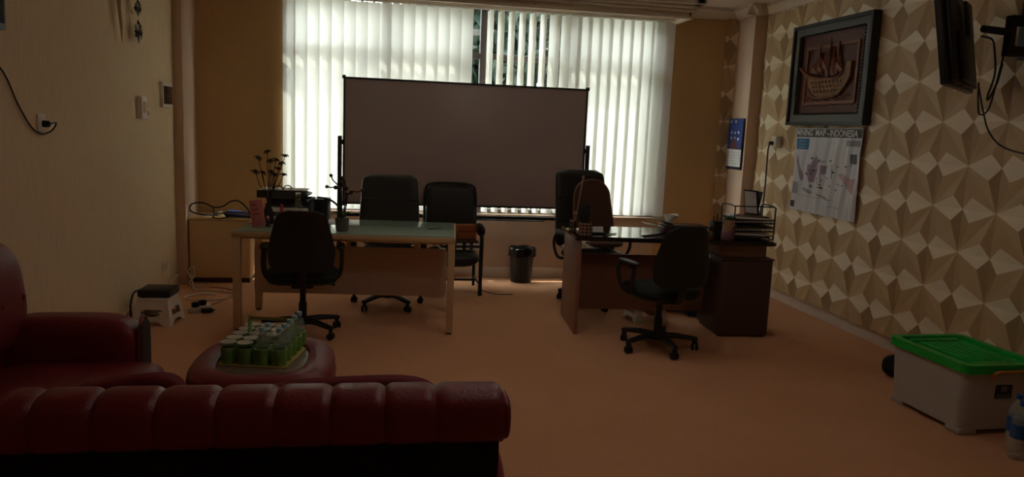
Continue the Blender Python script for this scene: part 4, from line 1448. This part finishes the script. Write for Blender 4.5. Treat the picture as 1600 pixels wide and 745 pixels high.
for x in (-.03, .03):
    B().tube(arc((x, .065), .035, 0, 180, 10, 'xz', -.06 + x), .005, 6).obj('ring', M_black, bd_)
lt = thing('letter_box', 'low black file box beside the document trays', 'box', (-.53, 6.52, T1), -4)
B().b2(-.05, .06, -.10, .10, 0, .175, .003).obj('body', M_black, lt)
B().b2(-.052, .062, -.102, .102, .175, .186, .003).obj('lid', M_black, lt)
pk = thing('photo_stand', 'pink patterned card stand at the left end of the pale desk', 'card', (-.955, 6.02, T1), -12)
M_pinkc = mat('pink_card', (206, 132, 132), rough=.6, var=.2, vscale=30)
B().box((-.02, 0, .105), (.105, .012, .21), .002, rot=(math.radians(-8), math.radians(-9), 0)).obj('card', M_pinkc, pk)
B().box((-.02, .06, .085), (.05, .006, .19), .001, rot=(math.radians(22), math.radians(-9), 0)).obj('strut', M_pinkc, pk)
for k in range(4):
    B().box((-.045 + .012 * k, -.012 + .004 * k - .004, .17 - .035 * k), (.05, .004, .008), 0, rot=(math.radians(-8), math.radians(-9), 0)).obj('print_stripe', mat('pink_print', (150, 70, 80)), pk, smooth=False)
pb = thing('pink_bottle', 'small pink bottle on the pale desk behind the card stand', 'bottle', (-.815, 6.2, T1))
B().lathe([(.0, 0), (.02, 0), (.022, .01), (.022, .09), (.012, .115), (.012, .12)], (0, 0, 0), 14, cap=False).obj('body', mat('pink_plastic', (196, 70, 96), rough=.4), pb)
B().lathe([(.013, .12), (.013, .16), (0, .162)], (0, 0, 0), 12, cap=False).obj('cap', mat('pink_plastic', (196, 70, 96)), pb)
gb = thing('glass_bottle', 'small clear glass bottle in front of the document trays', 'bottle', (-.70, 6.30, T1))
B().lathe([(.0, 0), (.036, 0), (.038, .01), (.036, .14), (.028, .17), (.022, .225), (.024, .235)], (0, 0, 0), 18, cap=False).obj('body', M_clearpl, gb)
B().lathe([(.0, .246), (.024, .246), (.024, .225)], (0, 0, 0), 14, cap=False).obj('stopper', M_chrome, gb)
ob = thing('figurine', 'small dark ornament beside the pink card stand', 'ornament', (-.90, 6.05, T1))
B().lathe([(.0, 0), (.022, 0), (.02, .02), (.008, .03), (.016, .045), (.0, .06)], (0, 0, 0), 12, cap=False).obj('body', M_darkwood, ob)
B().lathe([(.0, .055), (.012, .062), (.013, .075), (0, .088)], (0, 0, 0), 10, cap=False).obj('head', M_pinkc, ob)
for nm, lab, px, py, zz, rz in (('paper_sheet', 'white paper sheet lying behind the office chair on the pale desk', -.50, 6.42, 0, 12),):
    q = tag(B().b2(-.10, .10, -.14, .14, 0, .003).obj(nm, M_paper, smooth=False), lab, 'paper')
    q.location = (px, py, T1 + .001); q.rotation_euler = (0, 0, math.radians(rz))
cable('desk_cable', 'thick black cable bending down onto the pale desk', [(-.56, 6.46, T1 + .20), (-.45, 6.40, T1 + .185), (-.36, 6.30, T1 + .12), (-.30, 6.24, T1 + .01)], .009, M_black)

gp = thing('potted_plant', 'ornamental wire plant in a ribbed grey pot on the pale desk', 'plant', (-.325, 5.87, T1))
pv = [(.0, 0), (.040, 0), (.043, .01), (.05, .10), (.051, .105), (.045, .105), (.04, .09), (0, .085)]
B().lathe(pv, (0, 0, 0), 20, cap=False).obj('pot', mat('grey_pot', (110, 108, 100), rough=.6), gp)
for k in range(16):
    a = 2 * PI * k / 16
    B().tube([(.043 * math.cos(a), .043 * math.sin(a), .008), (.051 * math.cos(a), .051 * math.sin(a), .1)], .004, 5).obj('rib', mat('grey_pot', (110, 108, 100)), gp)
M_wire = mat('bronze_wire', (66, 54, 44), rough=.45, metal=.3)
for a0, ln in ((-150, .10), (-30, .09), (20, .085), (60, .08), (120, .09), (200, .07), (-80, .07)):
    a = math.radians(a0)
    d = Vector((math.cos(a), math.sin(a), 0))
    P = [Vector((0, 0, .09)) + d * ln * t + Vector((0, 0, .06 * math.sin(t * 2.4))) for t in (0, .3, .6, .85, 1)]
    B().tube(P, [.008, .011, .009, .006, .002], 6, flat=.35).obj('leaf', M_leaf, gp)
stems = [[(0, 0, .09), (-.005, 0, .25), (-.005, 0, .40)], [(0, 0, .09), (.02, 0, .22), (.022, 0, .36), (.0, 0, .42), (-.02, 0, .38)],
         [(0, 0, .25), (-.03, 0, .33), (-.09, 0, .335), (-.115, 0, .34)], [(0, 0, .30), (-.04, 0, .36), (-.07, 0, .39), (-.085, 0, .425)],
         [(.02, 0, .20), (.035, 0, .27), (.07, 0, .31), (.11, 0, .305), (.15, 0, .32)], [(.01, 0, .12), (.03, 0, .2), (.04, .0, .29)]]
for P in stems:
    s = B().tube(smoothpath(P, 5), .0055, 6).obj('stem', M_wire, gp)
    B().cushion(P[-1], (.03, .026, .026), 2, 4).obj('bud', M_wire, s)
for x, y, z in ((.0, 0, .36), (.03, 0, .33), (-.05, 0, .335), (.065, 0, .30)):
    B().cushion((x, y, z), (.034, .02, .034), 2, 4).obj('bud', M_wire, gp)
pn = thing('pen', 'dark pen lying near the right end of the pale desk', 'pen', (.40, 6.10, T1 + .006), 20)
B().tube([(-.06, 0, 0), (.05, 0, 0), (.065, 0, 0)], [.005, .005, .0015], 8).obj('barrel', M_black, pn)
B().tube([(-.05, 0, .007), (-.01, 0, .007)], .0015, 5).obj('clip', M_chrome, pn)

# ------------------------------------------------------------------ things on the brown desk
T2 = .789
pc = thing('pen_holder', 'woven tan pen cup holding pens on the brown desk', 'pen holder', (1.565, 5.74, T2))
M_woven = mat('woven_tan', (150, 122, 96), rough=.7)
B().lathe([(0, 0), (.048, 0), (.048, .10), (.044, .10), (.044, .01), (0, .01)], (0, 0, 0), 20, cap=False).obj('cup', mat('cup_dark', (86, 64, 52), rough=.7), pc)
for k in range(4):
    B().tube([(.050 * math.cos(2 * PI * i / 20), .050 * math.sin(2 * PI * i / 20), .012 + .027 * k) for i in range(20)], .0045, 5, closed=True).obj('band', M_woven, pc)
for k in range(10):
    a = 2 * PI * k / 10
    B().tube([(.05 * math.cos(a), .05 * math.sin(a), .0), (.05 * math.cos(a), .05 * math.sin(a), .10)], .004, 5).obj('rib', M_woven, pc)
for k, (x, y, h) in enumerate(((-.02, 0, .19), (.03, .01, .21), (.0, -.02, .18), (.02, -.02, .17))):
    B().tube([(x * .5, y * .5, .015), (x * 1.4, y * 1.4, h)], .005, 6).obj('pen', [M_black, M_chrome, M_black, M_darkwood][k], pc)
cc = thing('cactus_ornament', 'dark rounded cactus-shaped brush standing in the pen cup', 'ornament', (1.56, 5.76, T2))
B().cushion((0, 0, .175), (.095, .05, .15), 3, 8, e2=2.4).obj('body', mat('cactus_dark', (38, 42, 36), rough=.9, bump=.5, bscale=200), cc)
B().tube([(0, 0, .012), (0, 0, .12)], .02, 8).obj('grip', M_black, cc)
jr = thing('glass_jar', 'small dark glass jar beside the woven pen cup', 'jar', (1.478, 5.80, T2))
B().lathe([(0, 0), (.028, 0), (.03, .01), (.03, .09), (.026, .1)], (0, 0, 0), 16, cap=False).obj('body', thin_glass('smoky_glass', (.45, .42, .38), .05, .15, False), jr)
B().lathe([(.027, .1), (.028, .115), (.0, .117)], (0, 0, 0), 14, cap=False).obj('lid', M_chrome, jr)
rl = thing('letter_opener', 'long thin metal rod leaning against the pen cup on the brown desk', 'rod', (1.505, 5.83, T2), 0)
B().tube([(-.012, 0, .005), (0, 0, .12), (.05, .02, .44)], [.007, .007, .010], 8, flat=.5).obj('blade', mat('tan_metal', (150, 118, 96), rough=.45), rl)
B().cushion((.052, .021, .45), (.026, .02, .03), 2, 4).obj('tip', mat('tan_metal', (150, 118, 96)), rl)
B().cushion((-.004, 0, .165), (.04, .024, .03), 2.4, 4).obj('knob', mat('tan_metal', (150, 118, 96)), rl)
cd = thing('card_holder', 'black business card holder with white cards on the brown desk', 'card holder', (1.70, 5.84, T2), 6)
B().b2(-.055, .055, -.03, .03, 0, .014, .004).b2(-.055, .055, .02, .03, .014, .05, .002).obj('body', M_black, cd)
B().box((0, .008, .034), (.088, .016, .046), 0, rot=(math.radians(-12), 0, 0)).obj('cards', M_paper, cd, smooth=False)
pe = thing('pen', 'silver pen lying beside the card holder on the brown desk', 'pen', (1.80, 5.80, T2 + .006), 30)
B().tube([(-.06, 0, 0), (.05, 0, 0), (.065, 0, 0)], [.005, .005, .0015], 8).obj('barrel', M_chrome, pe)
B().tube([(-.05, 0, .007), (-.01, 0, .007)], .0015, 5).obj('clip', M_black, pe)
npd = thing('notepad', 'white notepad at the left end of the brown desk', 'notepad', (1.57, 6.02, T2), 8)
B().b2(-.08, .08, -.06, .06, 0, .012, .001).obj('pages', M_paper, npd)
B().b2(-.082, .082, .045, .062, .0, .015, .001).obj('binding', M_black, npd)
bs = thing('book_stack', 'dark red book with loose papers on top, behind the office chair on the brown desk', 'books', (2.50, 6.10, T2), -6)
B().b2(-.16, .20, -.1, .12, 0, .03, .003).obj('book', mat('maroon_cover', (84, 36, 34), rough=.5), bs)
B().b2(-.15, .22, -.09, .11, .03, .058, .003).obj('book', M_darkwood, bs)
for k in range(3):
    B().box((-.21 + .03 * k, .0, .045 + .02 * k), (.22, .15, .003), 0, rot=(0, math.radians(8 + 7 * k), math.radians(10 * k))).obj('loose_paper', M_paper, bs, smooth=False)
ts = thing('tissue', 'crumpled white tissue standing on the dark red books', 'tissue', (2.395, 6.12, T2 + .059), 0)
tv_, tf_ = [], []
for j in range(6):
    for i in range(14):
        a = 2 * PI * i / 14
        r = .014 + .011 * j + .009 * math.sin(3 * a + j) * (j / 5)
        tv_.append((r * math.cos(a) + .006 * j, r * .7 * math.sin(a), .016 * j + .008 * math.sin(2 * a) * j / 5))
for j in range(5):
    for i in range(14):
        tf_.append((j * 14 + i, j * 14 + (i + 1) % 14, (j + 1) * 14 + (i + 1) % 14, (j + 1) * 14 + i))
tf_.append(tuple(range(14)))
B().add(tv_, tf_).obj('sheet', M_paper, ts)
pp_ = thing('paper_pile', 'untidy pile of white papers behind the figurine on the brown desk', 'papers', (2.62, 5.88, T2), 8)
for k in range(5):
    B().box((.012 * math.sin(k * 2), .01 * math.cos(k * 3), .005 + .008 * k), (.2, .15, .005), 0, rot=(0, 0, math.radians(9 * math.sin(k * 1.7)))).obj('sheet', M_paper, pp_, smooth=False)
fg = thing('figurine', 'small dark figurine with a red base on the brown desk', 'figurine', (2.565, 5.63, T2), 0)
B().lathe([(0, 0), (.034, 0), (.034, .015), (.026, .02), (0, .02)], (0, 0, 0), 16, cap=False).obj('base', mat('dark_red_base', (110, 30, 34), rough=.5), fg)
B().lathe([(.0, .02), (.028, .022), (.03, .04), (.02, .065), (.012, .075)], (0, 0, 0), 14, cap=False).obj('body', M_darkwood, fg)
B().cushion((0, 0, .088), (.036, .036, .04), 2, 6).obj('head', M_black, fg)
pt = thing('potted_plant', 'small green succulent in a two-tone tapered pot on the brown desk', 'plant', (2.715, 5.62, T2), 0)
B().lathe([(0, 0), (.05, 0), (.054, .008), (.054, .07), (.05, .075), (0, .075)], (0, 0, 0), 20, cap=False).obj('saucer_block', mat('plum_pot', (120, 84, 92), rough=.5), pt)
B().lathe([(.0, .075), (.040, .075), (.047, .165), (.043, .165), (.038, .15), (0, .15)], (0, 0, 0), 20, cap=False).obj('pot', mat('taupe_pot', (176, 140, 120), rough=.6), pt)
for k in range(16):
    a = 2 * PI * k * .382
    d = Vector((math.cos(a), math.sin(a), 0))
    r = .018 + .0018 * k
    B().tube([Vector((0, 0, .15)) + d * .008, Vector((0, 0, .18)) + d * r, Vector((0, 0, .205 - .0015 * k)) + d * r * 1.5], [.006, .009, .001], 6, flat=.5).obj('leaf', M_leaf, pt)
hb = thing('pen_holder', 'tall black desk organiser beside the tapered plant pot', 'pen holder', (2.69, 5.80, T2), 5)
B().b2(-.04, .04, -.035, .035, 0, .13, .004).obj('body', M_black, hb)
for x, h in ((-.02, .17), (.005, .19), (.02, .16)):
    B().tube([(x, 0, .1), (x * 1.4, .0, h)], .005, 6).obj('pen', M_black if x < .01 else mat('pen_red', (150, 60, 40)), hb)
wt = thing('wire_tray', 'three-tier black wire letter tray full of papers on the brown desk', 'tray', (2.94, 5.77, T2), -3)
for k in range(4):
    z = .006 + .065 * k
    if k < 3:
        rim_ = rrect(-.165, .175, -.14, .13, .02, 3)
        tr = B().tube([(x, y, z + .028) for x, y in rim_], .004, 5, closed=True).tube([(x, y, z) for x, y in rim_], .004, 5, closed=True).obj('tier', M_black, wt)
        for q in range(11):
            x = -.16 + .033 * q
            B().tube([(x, -.14, z + .028), (x, -.14, z), (x, .13, z), (x, .13, z + .028)], .002, 4).obj('wire', M_black, tr)
        for q in range(3):
            B().box((.004 * q, -.004 * q, z + .011 + .0145 * q), (.31, .25, .012), 0, rot=(math.radians(1.0 * (q - 1)), math.radians(1.5 * (q - 1)), math.radians(2 * q - 2))).obj('paper', M_paper if (q + k) % 3 else M_black, tr, smooth=False)
for sx in (-.165, .175):
    B().tube(smoothpath([(sx, -.14, .0), (sx, -.14, .22), (sx, -.12, .27), (sx, .10, .27), (sx, .13, .22), (sx, .13, 0)], 4), .006, 6).obj('side_frame', M_black, wt)
B().tube([(-.165, -.11, .27), (.175, -.11, .27)], .005, 6).obj('top_bar', M_black, wt)
fl = thing('folder', 'dark folder lying on the top tier of the wire tray', 'folder', (2.94, 5.77, T2 + .165), -5)
B().b2(-.14, .15, -.11, .11, 0, .02, .004).obj('cover', M_darkwood, fl)
B().b2(-.135, .152, -.105, .105, .004, .016).obj('pages', M_paper, fl, smooth=False)
pf = thing('framed_photo', 'dark photo frame standing open on top of the wire tray', 'photo frame', (2.985, 5.80, T2 + .186), 30)
B().box((0, 0, .105), (.13, .012, .21), .002, rot=(math.radians(-14), 0, math.radians(90))).obj('frame', M_black, pf)
B().box((-.0095, 0, .105), (.11, .003, .185), 0, rot=(math.radians(-14), 0, math.radians(90))).obj('picture', mat('photo_white', (214, 214, 216), rough=.3), pf, smooth=False)
B().box((.055, 0, .098), (.09, .008, .2), .001, rot=(math.radians(16), 0, math.radians(90))).obj('strut', M_black, pf)

bb_ = thing('blue_tin', 'dark blue patterned box on the floor beside the drawer pedestal', 'box', (2.80, 6.36, 0), -4)
B().b2(-.09, .09, -.13, .10, 0, .20, .006).obj('body', mat('blue_tin', (50, 70, 140), rough=.4, var=.3, vscale=20), bb_)
for k in range(3):
    B().lathe([(.018, -.002), (.018, .002)], (-.05 + .05 * k, -.132, .06 + .03 * (k % 2)), 12, 'y').obj('printed_dot', mat('dot_blue', (120, 132, 180)), bb_)
bk_ = thing('black_box', 'small black box on the floor under the brown desk', 'box', (2.62, 6.50, 0), -4)
B().b2(-.08, .08, -.07, .07, 0, .16, .004).obj('body', M_black, bk_)
B().b2(-.083, .083, -.073, .073, .16, .175, .004).obj('lid', M_black, bk_)
